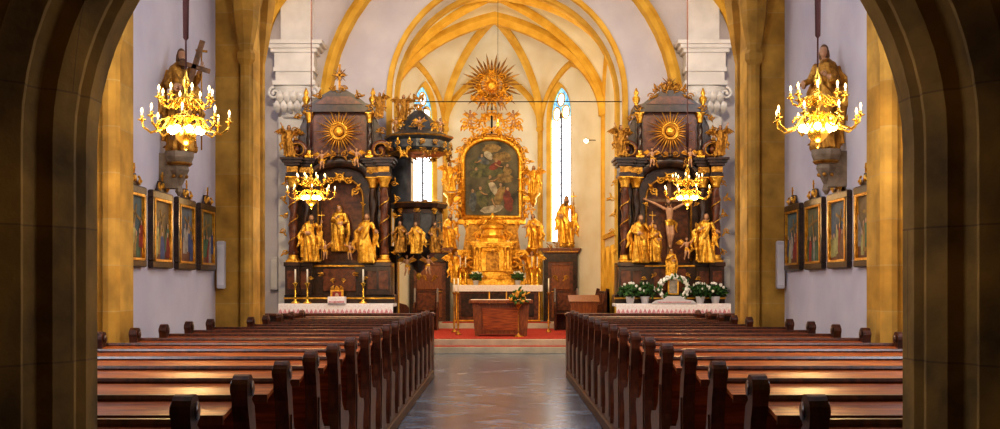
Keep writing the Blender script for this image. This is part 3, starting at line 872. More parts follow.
# ================================================================== SIDE ALTARS
def side_altar(cx, y, side):
    e = empty('side_altar', (cx, y, 0))
    # mensa
    mb = MB().mat(STEPM); mb.box(-1.2, 1.2, -1.0, .4, 0, .16, .01)
    mb.mat(REDM); mb.box(-.95, .95, -.42, .3, .16, 1.1, .01)
    mb.mat(GOLD)
    for x in (-.9, 0, .9): mb.box(x - .02, x + .02, -.44, -.41, .2, 1.05)
    mb.mat(CLOTH); mb.box(-1.04, 1.04, -.5, .25, 1.10, 1.16, .008)
    mb.box(-1.04, 1.04, -.505, -.49, .97, 1.12)
    mb.mat(LACEP)
    for i in range(26):
        x = -1.0 + i * .08; mb.prism([(x - .035, 1.0), (x, .95), (x + .035, 1.0), (x, 1.07)], -.512, -.504)
    mb.obj('mensa', e)
    # retable architecture
    mb = MB().mat(BLACK)
    mb.box(-1.02, 1.02, -.05, .42, 1.1, 1.32, .01)
    mb.mat(BLACK); mb.box(-.98, .98, .0, .42, 1.32, 1.88)
    mb.mat(REDM); mb.box(-.30, .30, -.04, .0, 1.38, 1.80, .015)
    for sx in (-1, 1):
        for (px, yy) in ((.84, -.12), (.62, .0)):
            mb.mat(BLACK); mb.box(sx * px - .13, sx * px + .13, yy - .12, .3, 1.32, 1.86, .01)
            mb.mat(REDM); mb.box(sx * px - .085, sx * px + .085, yy - .14, yy - .1, 1.42, 1.76, .01)
            mb.mat(BLACK); mb.box(sx * px - .15, sx * px + .15, yy - .15, .3, 1.84, 1.92, .01)
            column(mb, sx * px, yy, 1.92, 3.50, .078, REDM if px > .7 else BLACK, GOLD, True)
            mb.mat(BLACK); moulding(mb, sx * px - .10, sx * px + .10, yy - .10, .35, 3.50, [(.06, .02), (.14, 0), (.05, .04), (.05, .08), (.04, .11)])
            mb.mat(GOLDD); mb.box(sx * px - .105, sx * px + .105, yy - .115, yy - .09, 3.58, 3.68)
    # back niche panel with arched top
    cv = arch_curve(0, .40, 3.1, .4, 16)
    mb.mat(BLACK); wall_open(mb, -.92, .92, 1.88, 3.84, .12, .34, cv, sill=1.92)
    mb.mat(REDM); mb.box(-.5, .5, .33, .4, 1.9, 3.6)
    mb.mat(GOLDD); mb.tube([(-.42, .10, 1.95)] + [(p[0] * 1.05, .10, p[1] + .01) for p in cv] + [(.42, .10, 1.95)], .022, 6)
    # entablature curved up the middle
    mb.mat(BLACK)
    for d, z, th in ((0, 3.52, .12), (.05, 3.62, .06)):
        mb.tube([(-.55, .05 - d, z)] + [(.55 * cos(pi - pi * i / 14), .05 - d, z + .28 * sin(pi * i / 14)) for i in range(1, 14)] + [(.55, .05 - d, z)], th, 8)
    # broken pediment scrolls
    for sx in (-1, 1):
        mb.mat(REDM); scroll(mb, sx * .76, -.05, 3.98, .20, a0=(0 if sx > 0 else pi), hand=sx, th=.055, turns=1.1)
        mb.mat(GOLDD); scroll(mb, sx * .76, -.11, 3.98, .17, a0=(0 if sx > 0 else pi), hand=sx, th=.018, turns=1.1)
    # attic tier
    mb.mat(REDM)
    mb.prism([(-.62, 3.84), (.62, 3.84), (.54, 4.05), (.50, 4.3), (.52, 4.6), (.56, 4.75), (.2, 4.95), (-.2, 4.95), (-.56, 4.75), (-.52, 4.6), (-.50, 4.3), (-.54, 4.05)], .0, .3)
    mb.mat(BLACK)
    for sx in (-1, 1):
        column(mb, sx * .56, -.04, 3.86, 4.70, .05, BLACK, GOLD, True)
        mb.mat(BLACK)
        mb.box(sx * .56 - .07, sx * .56 + .07, -.02, .28, 3.86, 4.72, .01)
        mb.prism([(sx * .58, 3.84), (sx * .94, 3.84), (sx * .86, 3.96), (sx * .78, 4.2), (sx * .74, 4.45), (sx * .66, 4.62), (sx * .58, 4.62)], .02, .2)
    mb.prism([(-.70, 4.70), (.70, 4.70), (.68, 4.80), (.50, 4.86), (.32, 5.0), (.14, 5.10), (-.14, 5.10), (-.32, 5.0), (-.50, 4.86), (-.68, 4.80)], -.14, .3)
    mb.mat(REDM); mb.prism([(-.44, 4.84), (.44, 4.84), (.22, 4.98), (-.22, 4.98)], -.16, -.13)
    mb.obj('retable', e)
    # gilding
    mb = MB().mat(RAYS)
    sunburst(mb, 0, -.10, 4.34, .17, .47, 32, core=False)
    mb.mat(GOLD); mb.tube([(.15 * cos(a * pi / 12), -.16, 4.34 + .15 * sin(a * pi / 12)) for a in range(25)], .018, 6)
    mb.ball((0, -.13, 4.34), (.09, .05, .09), 14, 8)
    mb.mat(GOLDD)
    cluster(mb, [(.60, 4.78), (.36, 4.98), (.1, 5.12), (.86, 3.86), (.3, 3.78), (.1, 3.92), (.90, 4.1), (.80, 4.35), (.74, 4.6)], .12, 11 + side, True, y=-.14, dens=3)
    mb.mat(GOLD)
    cluster(mb, [(1.0, 3.4), (1.06, 3.1), (1.02, 2.8), (1.06, 2.5), (1.02, 2.1)], .10, 21 + side, True, y=.08, dens=3)
    cluster(mb, [(.84, 1.6), (.5, 1.62), (.3, 1.7), (.1, 1.6), (.6, 3.58), (.46, 2.2), (.47, 2.6), (.46, 3.0)], .07, 31 + side, True, y=-.20, dens=2)
    cluster(mb, [(0, 3.50), (.16, 3.45), (.28, 3.25)], .13, 41, True, y=.0, dens=3)
    # twining garlands on the columns
    for sx in (-1, 1):
        mb.tube([(sx * .84 + .088 * cos(t * .8), -.12 + .088 * sin(t * .8), 2.1 + t * .042) for t in range(29)], .012, 5)
    mb.box(-1.03, 1.03, -.07, -.04, 1.24, 1.27); mb.box(-1.0, 1.0, -.02, .01, 1.84, 1.87)
    for sx in (-1, 1):
        mb.lathe([(.05, 0), (.03, .03), (.07, .10), (.075, .15), (.03, .2), (.05, .24), (.01, .34)], 10, (sx * .62, -.02, 4.82))
    # crowning cross / cloud
    if side < 0:
        mb.mat(GOLDD)
        mb.box(-.02, .02, -.03, .01, 5.05, 5.60); mb.box(-.11, .11, -.03, .01, 5.38, 5.42)
        sunburst(mb, 0, .0, 5.40, .06, .17, 16, core=False)
    else:
        mb.mat(GOLDD)
        cluster(mb, [(.0, 5.15), (.13, 5.17), (.24, 5.08)], .13, 8, True, y=-.05, dens=4)
        sunburst(mb, 0, .0, 5.22, .07, .2, 16)
    mb.obj('gilded_ornament', e)
    # carved figures
    if side < 0:
        statue('madonna', 0, -.02, 2.12, .88, 0, e)
        statue('saint_a', -.50, -.30, 1.92, .88, .25, e); statue('saint_b', .52, -.30, 1.90, .92, -.25, e, flip=True)
        statue('angel_old', -.90, -.12, 3.86, .60, .3, e, flip=True)
        statue('angel_old', .74, -.14, 4.60, .46, -.3, e)
        statue('putto', -.3, -.2, 3.62, .36, 0, e); statue('putto', .34, -.2, 3.66, .36, 0, e, flip=True)
        statue('putto', -.24, -.2, 1.95, .36, 0, e); statue('putto', .22, -.2, 1.95, .34, 0, e, flip=True)
    else:
        mb = MB().mat(ROBEB); mb.box(-.035, .035, .04, .08, 1.95, 3.42); mb.box(-.45, .45, .04, .08, 3.05, 3.11); mb.obj('wooden_cross', e)
        statue('crucified', 0, .0, 2.18, .96, 0, e)
        statue('madonna', -.30, -.24, 1.92, .70, .3, e)
        statue('saint_a', -.60, -.32, 1.90, .90, .3, e); statue('saint_b', .60, -.32, 1.90, .92, -.3, e, flip=True)
        statue('madonna', 0, -.26, 1.62, .55, 0, e); statue('putto', .28, -.24, 1.95, .42, 0, e)
        statue('angel_old', -.90, -.12, 3.88, .58, .3, e, flip=True); statue('angel_old', .90, -.12, 3.88, .58, -.3, e)
        statue('putto', -.35, -.2, 3.66, .36, 0, e); statue('putto', .35, -.2, 3.66, .36, 0, e, flip=True)
    return e
A1 = side_altar(-2.98, 20.45, -1)
A2 = side_altar(3.15, 20.45, 1)

def candlestick(h, r=.03, candle=.25):
    mb = MB().mat(BRASS)
    mb.lathe([(r * 2.6, 0), (r * 2.6, .02), (r * 1.2, .05), (r * .6, .10), (r * 1.1, h * .3), (r * .5, h * .36), (r * .8, h * .6), (r * .45, h * .68), (r * .6, h - .06), (r * 1.9, h - .01), (r * 1.9, h)], 14)
    mb.mat(WHITE); mb.lathe([(.016, h), (.016, h + candle)], 10)
    mb.mat(IRON); mb.tube([(0, 0, h + candle), (0, 0, h + candle + .02)], .003, 5)
    return mb.mesh('candlestick')
cs = candlestick(.38)
for (x, y, z) in ((-3.52, 20.1, 1.16), (-2.50, 20.1, 1.16), (-3.75, 20.15, 1.16)): place('candlestick', cs, (x, y, z))
# framed icon and missal on left altar
mb = MB().mat(GOLD); mb.box(-.12, .12, -.02, .02, 0, .26, .01)
mb.mat(PMATS[0]); mb.box(-.08, .08, -.03, -.015, .04, .22)
mb.mat(SKIN); mb.ball((0, -.03, .15), (.035, .008, .045), 10, 6)
mb.mat(GOLD); cluster(mb, [(.0, .30), (.08, .28)], .06, 2, True, y=-.01)
mb.obj('framed_icon', loc=(-2.98, 20.12, 1.16))
mb = MB().mat(CLOTH); mb.box(-.16, .16, -.08, .08, 0, .13, .01); mb.mat(LACEP); mb.box(-.14, .14, -.085, -.075, .02, .05)
mb.obj('missal_stand', loc=(-2.96, 19.98, 1.16))

# flowers on the right altar
def flower_pot(seed, petal=PETAL, s=1.0, pot=True):
    rnd = random.Random(seed); mb = MB()
    if pot: mb.mat(GREYP); mb.lathe([(.06, 0), (.085, .12), (.09, .13), (.08, .13)], 14)
    for i in range(80):
        a = rnd.uniform(0, 6.28); el = rnd.uniform(.0, 1.3); R = rnd.uniform(.10, .19)
        c = Vector((R * cos(a) * cos(el), R * sin(a) * cos(el), .17 + R * sin(el) * .9))
        mb.mat(LEAFM); leaf(mb, c.x, c.y, c.z, rnd.uniform(0, 6.28), .09, .045)
    for i in range(14):
        a = rnd.uniform(0, 6.28); el = rnd.uniform(.2, 1.4); R = .2
        c = (R * cos(a) * cos(el), R * sin(a) * cos(el), .18 + R * sin(el))
        mb.mat(petal)
        for k in range(5): mb.ball((c[0] + .014 * cos(k * 1.257), c[1] - .005, c[2] + .014 * sin(k * 1.257)), (.014, .008, .014), 6, 4)
    return mb.mesh('potted_flowers')
fp = [flower_pot(i) for i in range(3)]
for k, (x, y, z) in enumerate(((2.38, 20.12, 1.16), (2.66, 20.2, 1.16), (3.66, 20.12, 1.16), (3.95, 20.18, 1.16))):
    place('potted_flowers', fp[k % 3], (x, y, z), k)
mb = MB(); rnd = random.Random(3)
mb.mat(PETAL); mb.mat(LEAFM)
for i in range(150):
    a = 2 * pi * i / 150; rr = .25 + rnd.uniform(-.04, .04)
    c = (rr * cos(a), rnd.uniform(-.06, .0), .28 + rr * .85 * sin(a))
    if rnd.random() > .3: mb.mat(PETAL); mb.ball(c, (.028, .025, .028), 7, 5)
    else: mb.mat(LEAFM); leaf(mb, c[0], c[1] - .02, c[2], rnd.uniform(0, 6.28), .09, .04)
mb.mat(LEAFM); mb.tube([(.25 * cos(a * pi / 12), .0, .28 + .21 * sin(a * pi / 12)) for a in range(25)], .03, 7)
mb.mat(GOLD); mb.box(-.1, .1, -.01, .03, .16, .46, .01); mb.mat(PMATS[3]); mb.box(-.07, .07, -.02, -.005, .19, .43)
mb.mat(GOLD); mb.box(-.14, .14, -.06, .08, 0, .05, .01)
mb.obj('flower_wreath', loc=(3.16, 20.07, 1.16))
mb = MB().mat(GREYP); mb.prism([(-.42, 0), (.42, 0), (.34, .06), (.2, .08), (.12, .14), (-.12, .14), (-.2, .08), (-.34, .06)], -.03, .0)
mb.mat(LACEP); mb.box(-.3, .3, -.035, -.028, .02, .04); mb.obj('altar_card_cloth', loc=(3.16, 19.97, 1.16))

# ================================================================== PULPIT
e = empty('pulpit', (-1.55, 20.95, 0))
mb = MB()
mb.mat(BLACK)
# tub
mb.lathe([(.02, 1.72), (.10, 1.80), (.16, 1.92), (.28, 2.05), (.42, 2.18), (.46, 2.24), (.44, 2.28), (.46, 2.6), (.44, 2.92), (.52, 2.96), (.55, 3.02), (.55, 3.06)], 8, (0, 0, 0), smooth=False)
mb.mat(GREYM)
for i in range(8):
    a = pi / 8 + i * pi / 4; mb.X = Matrix.Rotation(a, 4, 'Z'); mb.box(.40, .435, -.11, .11, 2.36, 2.84, .01)
mb.X = Matrix.Identity(4)
# support from the jamb and back board
mb.mat(BLACK); mb.box(-.72, -.44, .25, .55, .0, 2.2, .02)
mb.box(-.60, .0, .30, .55, 1.95, 2.25, .02); mb.box(-.62, -.18, .36, .5, 3.0, 4.1, .01)
mb.mat(GREYM); mb.box(-.55, -.25, .33, .37, 3.1, 3.95, .01)
# canopy
mb.mat(GREYM)
mb.lathe([(.10, 3.98), (.5, 4.0), (.56, 4.02), (.60, 4.08), (.58, 4.22), (.64, 4.27), (.66, 4.32), (.5, 4.38), (.36, 4.44), (.3, 4.6), (.2, 4.72), (.08, 4.82)], 8, smooth=False)
mb.obj('tub_and_canopy', e)
mb = MB().mat(GOLD)
for z, r in ((3.04, .555), (2.26, .465), (4.30, .665), (4.0, .56)):
    mb.lathe([(r - .02, -.02), (r + .01, 0), (r - .02, .02)], 8, (0, 0, z), smooth=False)
for i in range(8):
    a = i * pi / 4
    mb.X = Matrix.Rotation(a + pi / 8, 4, 'Z') @ Matrix.Translation((.60, 0, 0)) @ Matrix.Rotation(pi / 2, 4, 'Z')
    mb.mat(GOLD if i % 2 else GOLDD)
    cluster(mb, [(.10, 4.02), (.0, 3.94), (.12, 4.16)], .10, i, True, y=.0, dens=2)
    mb.X = Matrix.Rotation(a, 4, 'Z') @ Matrix.Translation((.5, 0, 0)) @ Matrix.Rotation(pi / 2, 4, 'Z')
    cluster(mb, [(.04, 4.48)], .11, i + 3, True, y=.05, dens=2)
    cluster(mb, [(.03, 2.15), (.02, 2.9)], .08, i + 7, True, y=.05, dens=2)
mb.X = Matrix.Identity(4)
mb.mat(GOLD)
mb.lathe([(.02, 1.60), (.06, 1.68), (.03, 1.74)], 10)
mb.mat(GOLDD)
cluster(mb, [(.06, 4.9), (.04, 5.02)], .12, 5, True, y=-.02, dens=4)
mb.obj('gilded_ornament', e)
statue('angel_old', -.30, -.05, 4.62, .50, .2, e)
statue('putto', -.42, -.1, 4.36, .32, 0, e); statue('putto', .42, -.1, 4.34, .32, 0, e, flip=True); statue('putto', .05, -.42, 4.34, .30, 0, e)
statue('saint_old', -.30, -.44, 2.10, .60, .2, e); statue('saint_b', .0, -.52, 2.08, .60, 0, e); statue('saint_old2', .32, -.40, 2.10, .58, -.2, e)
statue('putto', -.2, -.28, 1.66, .4, 0, e); statue('putto', .2, -.26, 1.68, .38, 0, e, flip=True)

# ================================================================== HIGH ALTAR
e = empty('high_altar', (-.24, 31.9, .46))
Z = -.46
mb = MB()
mb.mat(REDM); mb.box(-1.02, 1.38, -1.0, -.1, 0, .92, .01)
mb.mat(BLACK); mb.box(-.85, -.1, -1.02, -.98, .15, .8, .01); mb.box(.46, 1.2, -1.02, -.98, .15, .8, .01); mb.box(-.02, .38, -1.03, -.98, .15, .8, .01)
mb.mat(GOLD); mb.box(-1.02, 1.38, -1.03, -.99, .02, .06)
for x in (-.98, -.06, .42, 1.34): mb.box(x - .015, x + .015, -1.035, -.99, .05, .9)
mb.mat(CLOTH); mb.box(-1.08, 1.44, -1.06, -.12, .97, 1.04, .01); mb.box(-1.08, 1.44, -1.07, -1.05, .86, 1.0)
mb.obj('mensa', e)
# dark wood side screens with doors
mb = MB()
for x0, x1 in ((-2.35, -1.2), (1.5, 2.45)):
    mb.mat(BLACK); mb.box(x0, x1, -.35, .1, -.12, 1.95, .01)
    mb.mat(REDM); mb.box(x0 + .12, x1 - .12, -.40, -.3, .0, 1.7, .02)
    mb.mat(TABLEW); mb.box(x0 + .22, x1 - .22, -.43, -.38, .1, .8, .02); mb.box(x0 + .22, x1 - .22, -.43, -.38, .9, 1.6, .02)
    z = moulding(mb, x0, x1, -.35, .1, 1.95, [(.06, .04), (.05, .08), (.04, .11)])
    mb.mat(GOLDD); mb.box(x0 - .02, x1 + .02, -.44, -.42, 1.98, 2.01); mb.box(x0 + .2, x1 - .2, -.445, -.43, .84, .87)
    xc = (x0 + x1) / 2; mb.X = Matrix.Translation((xc, 0, 0)); cluster(mb, [(.1, 2.2), (.3, 2.16), (.15, 1.25)], .14, 4, True, y=-.42, dens=3); mb.X = Matrix.Identity(4)
mb.obj('side_screens', e)
# tabernacle
mb = MB().mat(GOLD)
mb.box(-.85, .95, -.75, -.1, 1.04, 1.22, .01)
mb.box(-.62, .72, -.7, -.1, 1.22, 1.42, .01)
mb.box(-.44, .50, -.75, -.1, 1.42, 2.12, .02)
mb.mat(GOLDD); mb.prism([(-.16, 1.46), (.22, 1.46)] + [(.03 + .19 * cos(t * pi / 10), 1.85 + .19 * sin(t * pi / 10)) for t in range(11)], -.77, -.74)
mb.mat(GOLD)
for x in (-.48, -.33, .39, .54): column(mb, x, -.80, 1.42, 2.12, .042, GOLD, GOLD, True)
mb.mat(GOLD)
moulding(mb, -.52, .58, -.8, -.1, 2.12, [(.05, .02), (.05, .05), (.04, .08)])
mb.lathe([(.50, 2.26), (.46, 2.36), (.30, 2.46), (.28, 2.62), (.34, 2.66), (.30, 2.74), (.16, 2.86), (.06, 2.95), (.07, 3.02), (.02, 3.1)], 10, (.03, -.42, 0), sy=.7, smooth=False)
for sx in (-1, 1):
    scroll(mb, .03 + sx * .62, -.5, 1.65, .20, a0=(0 if sx > 0 else pi), hand=sx, th=.045)
    scroll(mb, .03 + sx * .42, -.6, 2.42, .15, a0=(0 if sx > 0 else pi), hand=sx, th=.04)
mb.X = Matrix.Translation((.03, 0, 0))
cluster(mb, [(.75, 1.35), (.78, 1.62), (.7, 1.9), (.55, 2.2), (.4, 2.55), (.22, 2.85), (.1, 2.2), (.1, 2.0), (.25, 1.3), (.5, 1.3)], .15, 77, True, y=-.84, dens=3)
mb.X = Matrix.Identity(4)
mb.obj('tabernacle', e)
# painting
mb = MB()
cvp = arch_curve(0, .78, 5.10 + Z, .62, 14)
PBG = M('altarpiece_canvas', (.015, .016, .012), (.17, .15, .09), 2.6, .6, lo=.3, hi=.75)
P1 = M('altarpiece_ochre', (.10, .06, .02), (.32, .22, .08), 9, .6); P2 = M('altarpiece_olive', (.03, .04, .02), (.14, .14, .06), 9, .6)
P3 = M('altarpiece_crimson', (.08, .015, .01), (.24, .05, .03), 9, .6); P4 = M('altarpiece_slate', (.03, .04, .06), (.12, .14, .16), 9, .6)
P5 = M('altarpiece_flesh', (.24, .14, .08), (.45, .30, .18), 14, .6); P6 = M('altarpiece_white', (.22, .20, .16), (.48, .44, .36), 9, .6)
mb.mat(PBG); mb.prism([(-.78, 3.50 + Z), (.78, 3.50 + Z)] + list(reversed(cvp)), -.03, .02)
z0 = 3.5 + Z
def ell(cx, cz, rx, rz, y, m, n=14, rot=0, sd=0):
    rn = random.Random(sd + int(cx * 100))
    mb.mat(m)
    mb.prism([(cx + (rx * cos(2 * pi * i / n) * cos(rot) - rz * sin(2 * pi * i / n) * sin(rot)) * q, cz + (rx * cos(2 * pi * i / n) * sin(rot) + rz * sin(2 * pi * i / n) * cos(rot)) * q) for i in range(n) for q in (rn.uniform(.8, 1.1),)], y, y + .002)
for k, (cx, cz, rx, rz) in enumerate(((-.35, 1.50, .32, .16), (.3, 1.7, .32, .17), (0, 1.25, .5, .14), (.38, 1.1, .28, .14), (-.42, 1.2, .25, .12), (0, 1.95, .28, .13))):
    ell(cx, z0 + cz, rx, rz, -.034 - .001 * k, P1 if k % 2 else P2, sd=k)
for k, (cx, cz, rx, rz, m, r) in enumerate(((0, .72, .17, .36, P2, .25), (.05, .80, .10, .25, P6, .5), (.24, .6, .14, .3, P1, -.4), (-.28, .45, .16, .34, P2, .4), (.48, .42, .14, .34, P3, .15), (-.55, .42, .12, .3, P4, -.1), (0, .2, .34, .12, P6, .15), (.1, 1.45, .22, .10, P3, .6), (-.25, 1.6, .2, .1, P4, -.5), (.45, 1.3, .12, .16, P1, .3), (-.1, 1.75, .1, .16, P6, .8))):
    ell(cx, z0 + cz, rx, rz, -.042 - k * .002, m, rot=r, sd=k)
for k, (cx, cz) in enumerate(((-.05, 1.12), (.26, .90), (-.33, .80), (.46, .78), (-.55, .72), (.14, 1.60), (-.28, 1.74), (.45, 1.46), (-.45, 1.36))):
    ell(cx, z0 + cz, .042, .055, -.066 - k * .0005, P5)
for (x0_, z0_, x1_, z1_) in ((-.05, 1.0, .2, 1.1), (.26, .8, .1, .6), (-.33, .7, -.12, .62), (.1, 1.5, .32, 1.42), (-.3, 1.62, -.5, 1.55), (.0, .5, .12, .25)):
    mb.mat(P5); mb.tube([(x0_, -.066, z0 + z0_), ((x0_ + x1_) / 2, -.068, z0 + (z0_ + z1_) / 2 - .03), (x1_, -.066, z0 + z1_)], [.03, .024, .015], 6, flat=.1, up=(0, 1, 0))
# frame
mb.mat(GOLD)
fr = [(-.83, z0 - .04)] + [(p[0] * 1.07, p[1] + .03) for p in cvp] + [(.83, z0 - .04), (-.83, z0 - .04)]
mb.tube([(p[0], -.06, p[1]) for p in fr], .075, 8)
fr2 = [(p[0] * 1.12, -.02, (p[1] - z0 - 1) * 1.07 + z0 + 1) for p in fr]
mb.mat(GOLDD); mb.tube(fr2, .06, 6)
mb.mat(GOLD)
mb.box(-.98, .98, -.12, .1, z0 - .25, z0 - .1, .02)
ed = [(.98, z0 + .1), (1.04, z0 + .4), (.97, z0 + .7), (.96, z0 + 1.0), (1.0, z0 + 1.3), (1.02, z0 + 1.6), (.92, z0 + 1.9), (.76, z0 + 2.15), (.5, z0 + 2.32), (.25, z0 + 2.40)]
cluster(mb, ed, .19, 55, True, y=-.1, dens=3)
cluster(mb, [(1.15, z0 + .2), (1.2, z0 + 1.0), (.75, z0 - .2), (.4, z0 - .2), (.1, z0 - .18)], .16, 56, True, y=-.1, dens=3)
cluster(mb, [(.1, z0 + 2.5), (.35, z0 + 2.55), (.6, z0 + 2.5), (.2, z0 + 2.78), (.5, z0 + 2.76), (.08, z0 + 2.98), (.78, z0 + 2.70)], .22, 58, True, y=-.12, dens=4)
mb.obj('altar_painting', e)
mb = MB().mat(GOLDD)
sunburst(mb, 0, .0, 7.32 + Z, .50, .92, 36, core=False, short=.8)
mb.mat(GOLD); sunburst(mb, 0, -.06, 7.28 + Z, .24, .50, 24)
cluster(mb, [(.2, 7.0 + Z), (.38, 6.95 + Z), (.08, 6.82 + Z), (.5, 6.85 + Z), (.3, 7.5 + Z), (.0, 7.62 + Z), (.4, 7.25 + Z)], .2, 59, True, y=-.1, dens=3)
mb.mat(IRON); mb.box(-.03, .03, .05, .11, 5.6 + Z, 7.3 + Z)
mb.obj('glory_sunburst', e)
statue('angel', -1.18, -.15, 4.2 + Z, .85, .3, e, flip=True); statue('angel', 1.18, -.15, 4.1 + Z, .85, -.3, e)
statue('putto', -.62, -.2, 6.05 + Z, .48, 0, e, flip=True); statue('putto', .62, -.2, 6.05 + Z, .48, 0, e)
statue('putto', -.25, -.2, 6.5 + Z, .42, 0, e, flip=True); statue('putto', .28, -.2, 6.5 + Z, .42, 0, e)
statue('angel', -.98, -.55, 1.06, .95, .5, e, flip=True); statue('angel', 1.12, -.55, 1.06, .95, -.5, e)
statue('saint_b', 1.22, -.15, 2.1, 1.0, -.3, e); statue('saint_a', -1.22, -.15, 2.1, 1.0, .3, e)
statue('saint_a', 2.12, -.2, 2.12, 1.5, -.3, e, thin=.85); statue('saint_a', -1.95, -.2, 2.12, 1.4, .3, e)
mb = MB().mat(GOLD)
for x in (-1.2, 1.2):
    mb.lathe([(.02, -.4), (.1, -.25), (.08, -.15), (.2, -.03), (.2, 0)], 10, (x, -.15, 4.15 + Z)); mb.box(min(x, x * .75), max(x, x * .75), -.1, .05, 3.9 + Z, 4.08 + Z, .01)
    mb.lathe([(.02, -.35), (.1, -.2), (.22, -.03), (.22, 0)], 10, (x, -.15, 2.1)); mb.box(min(x, x * .5), max(x, x * .5), -.1, .08, 1.9, 2.06, .01)
# back structure of the retable
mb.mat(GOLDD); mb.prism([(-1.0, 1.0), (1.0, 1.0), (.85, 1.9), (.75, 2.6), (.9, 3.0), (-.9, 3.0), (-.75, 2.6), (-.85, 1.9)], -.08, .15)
mb.obj('retable_back', e)
cs2 = candlestick(.5, .035, .3)
for x in (-1.12, -.97, .90, 1.05): place('candlestick', cs2, (x, 31.0, 1.50))
fl = [flower_pot(11, PETAL), flower_pot(12, FLOWR)]
for x, k in ((-.68, 0), (.5, 0)): place('potted_flowers', fl[k], (x, 30.98, 1.50), k)

# ================================================================== CHANCEL FURNITURE
# people's altar table
mb = MB().mat(TABLEW)
for sx in (-1, 1):
    mb.prism([(sx * .60, 0), (sx * .50, .0), (sx * .42, .4), (sx * .50, .76), (sx * .66, .76)] if sx > 0 else [(-.50, 0), (-.60, 0), (-.66, .76), (-.50, .76), (-.42, .4)], -.3, .3)
mb.prism([(-.56, .05), (.56, .05), (.62, .74), (-.62, .74)], -.26, .26)
mb.box(-.74, .74, -.38, .38, .76, .84, .01)
mb.mat(WOOD); mb.prism([(-.40, .14), (.40, .14), (.44, .66), (-.44, .66)], -.28, -.25)
mb.mat(CLOTH); mb.box(-.70, .70, -.2, .2, .84, .85)
mb.obj('altar_table', loc=(.02, 25.7, .315))
# flower stand
mb = MB().mat(GOLDD)
mb.lathe([(.12, 0), (.12, .02), (.03, .05), (.012, .1), (.012, .62), (.04, .68), (.09, .76), (.10, .78)], 12)
rnd = random.Random(9)
for i in range(75):
    a = rnd.uniform(0, 6.28); el = rnd.uniform(-.3, 1.4); R = rnd.uniform(.08, .22)
    c = (R * cos(a) * cos(el), R * sin(a) * cos(el) * .6, .86 + R * sin(el))
    mb.mat(random.Random(i).choice([FLOWR, LEAFM, LEAFM])); leaf(mb, c[0], c[1], c[2], rnd.uniform(0, 6.28), .12, .05); 
    if i % 3 == 0: mb.mat(FLOWR); mb.ball(c, .03, 7, 5)
mb.obj('flower_stand', loc=(.42, 25.05, .315))
# floor candlesticks
fc = candlestick(1.0, .028, .35)
for m_ in range(len(fc.materials)):
    if fc.materials[m_] == BRASS: fc.materials[m_] = GOLDD
for x, y in ((-1.15, 27.6), (1.22, 27.6), (-1.0, 26.3)): place('floor_candlestick', fc, (x, y, .315))
# choir stalls / kneelers
def stall(name, x, y, w, rot):
    mb = MB().mat(WOODD)
    mb.box(-w / 2, w / 2, .2, .26, 0, 1.05, .01); mb.box(-w / 2, w / 2, -.2, .22, .42, .46, .01)
    for s in (-w / 2, w / 2 - .05): mb.prism([(-.22, 0), (.26, 0), (.26, 1.1), (.18, 1.12), (.1, .75), (-.15, .68), (-.22, .6)], s, s + .05, 'YZ')
    mb.mat(REDM)
    n = max(1, int(w / .5))
    for i in range(n): mb.box(-w / 2 + (i + .15) * w / n, -w / 2 + (i + .85) * w / n, .17, .21, .52, .98, .01)
    mb.obj(name, loc=(x, y, .30), rot=rot)
stall('choir_stall', 2.35, 27.5, 2.6, pi / 2 * -1); stall('choir_stall', -2.6, 27.5, 2.6, pi / 2)
stall('sedilia_chair', 1.75, 28.9, .65, 0); stall('sedilia_chair', -1.95, 28.9, .65, 0)
# ambo right
mb = MB().mat(TABLEW); mb.prism([(-.3, 0), (.3, 0), (.3, .72), (.36, .8), (-.36, .8), (-.3, .72)], -.18, .18); mb.prism([(-.2, .80), (.2, .80), (.22, .95)], -.36, .36, 'YZ')
mb.obj('ambo', loc=(1.95, 25.6, .315))
# tie rod
mb = MB().mat(IRON); mb.tube([(-2.2, 21.9, 5.15), (2.45, 21.9, 5.15)], .010, 6); mb.obj('tie_rod')
# hanging sanctuary lamp line
mb = MB().mat(IRON); mb.tube([(-.05, 26, 8.6), (-.05, 26, 5.4)], .005, 5); mb.mat(BRASS)
mb.lathe([(.01, 5.2), (.03, 5.24), (.05, 5.3), (.03, 5.36), (.02, 5.4), (.01, 5.46)], 12, (-.05, 26, 0)); mb.obj('sanctuary_lamp')
# wall spotlight
mb = MB().mat(IRON); mb.tube([(0, 0, 0), (.26, 0, .0)], .012, 6); mb.lathe([(.03, .0), (.03, .04), (.015, .06)], 12); mb.mat(BULB); mb.ball((0, 0, -.02), .055, 10, 8)
mb.obj('wall_spotlight', loc=(2.35, 30.0, 5.45))

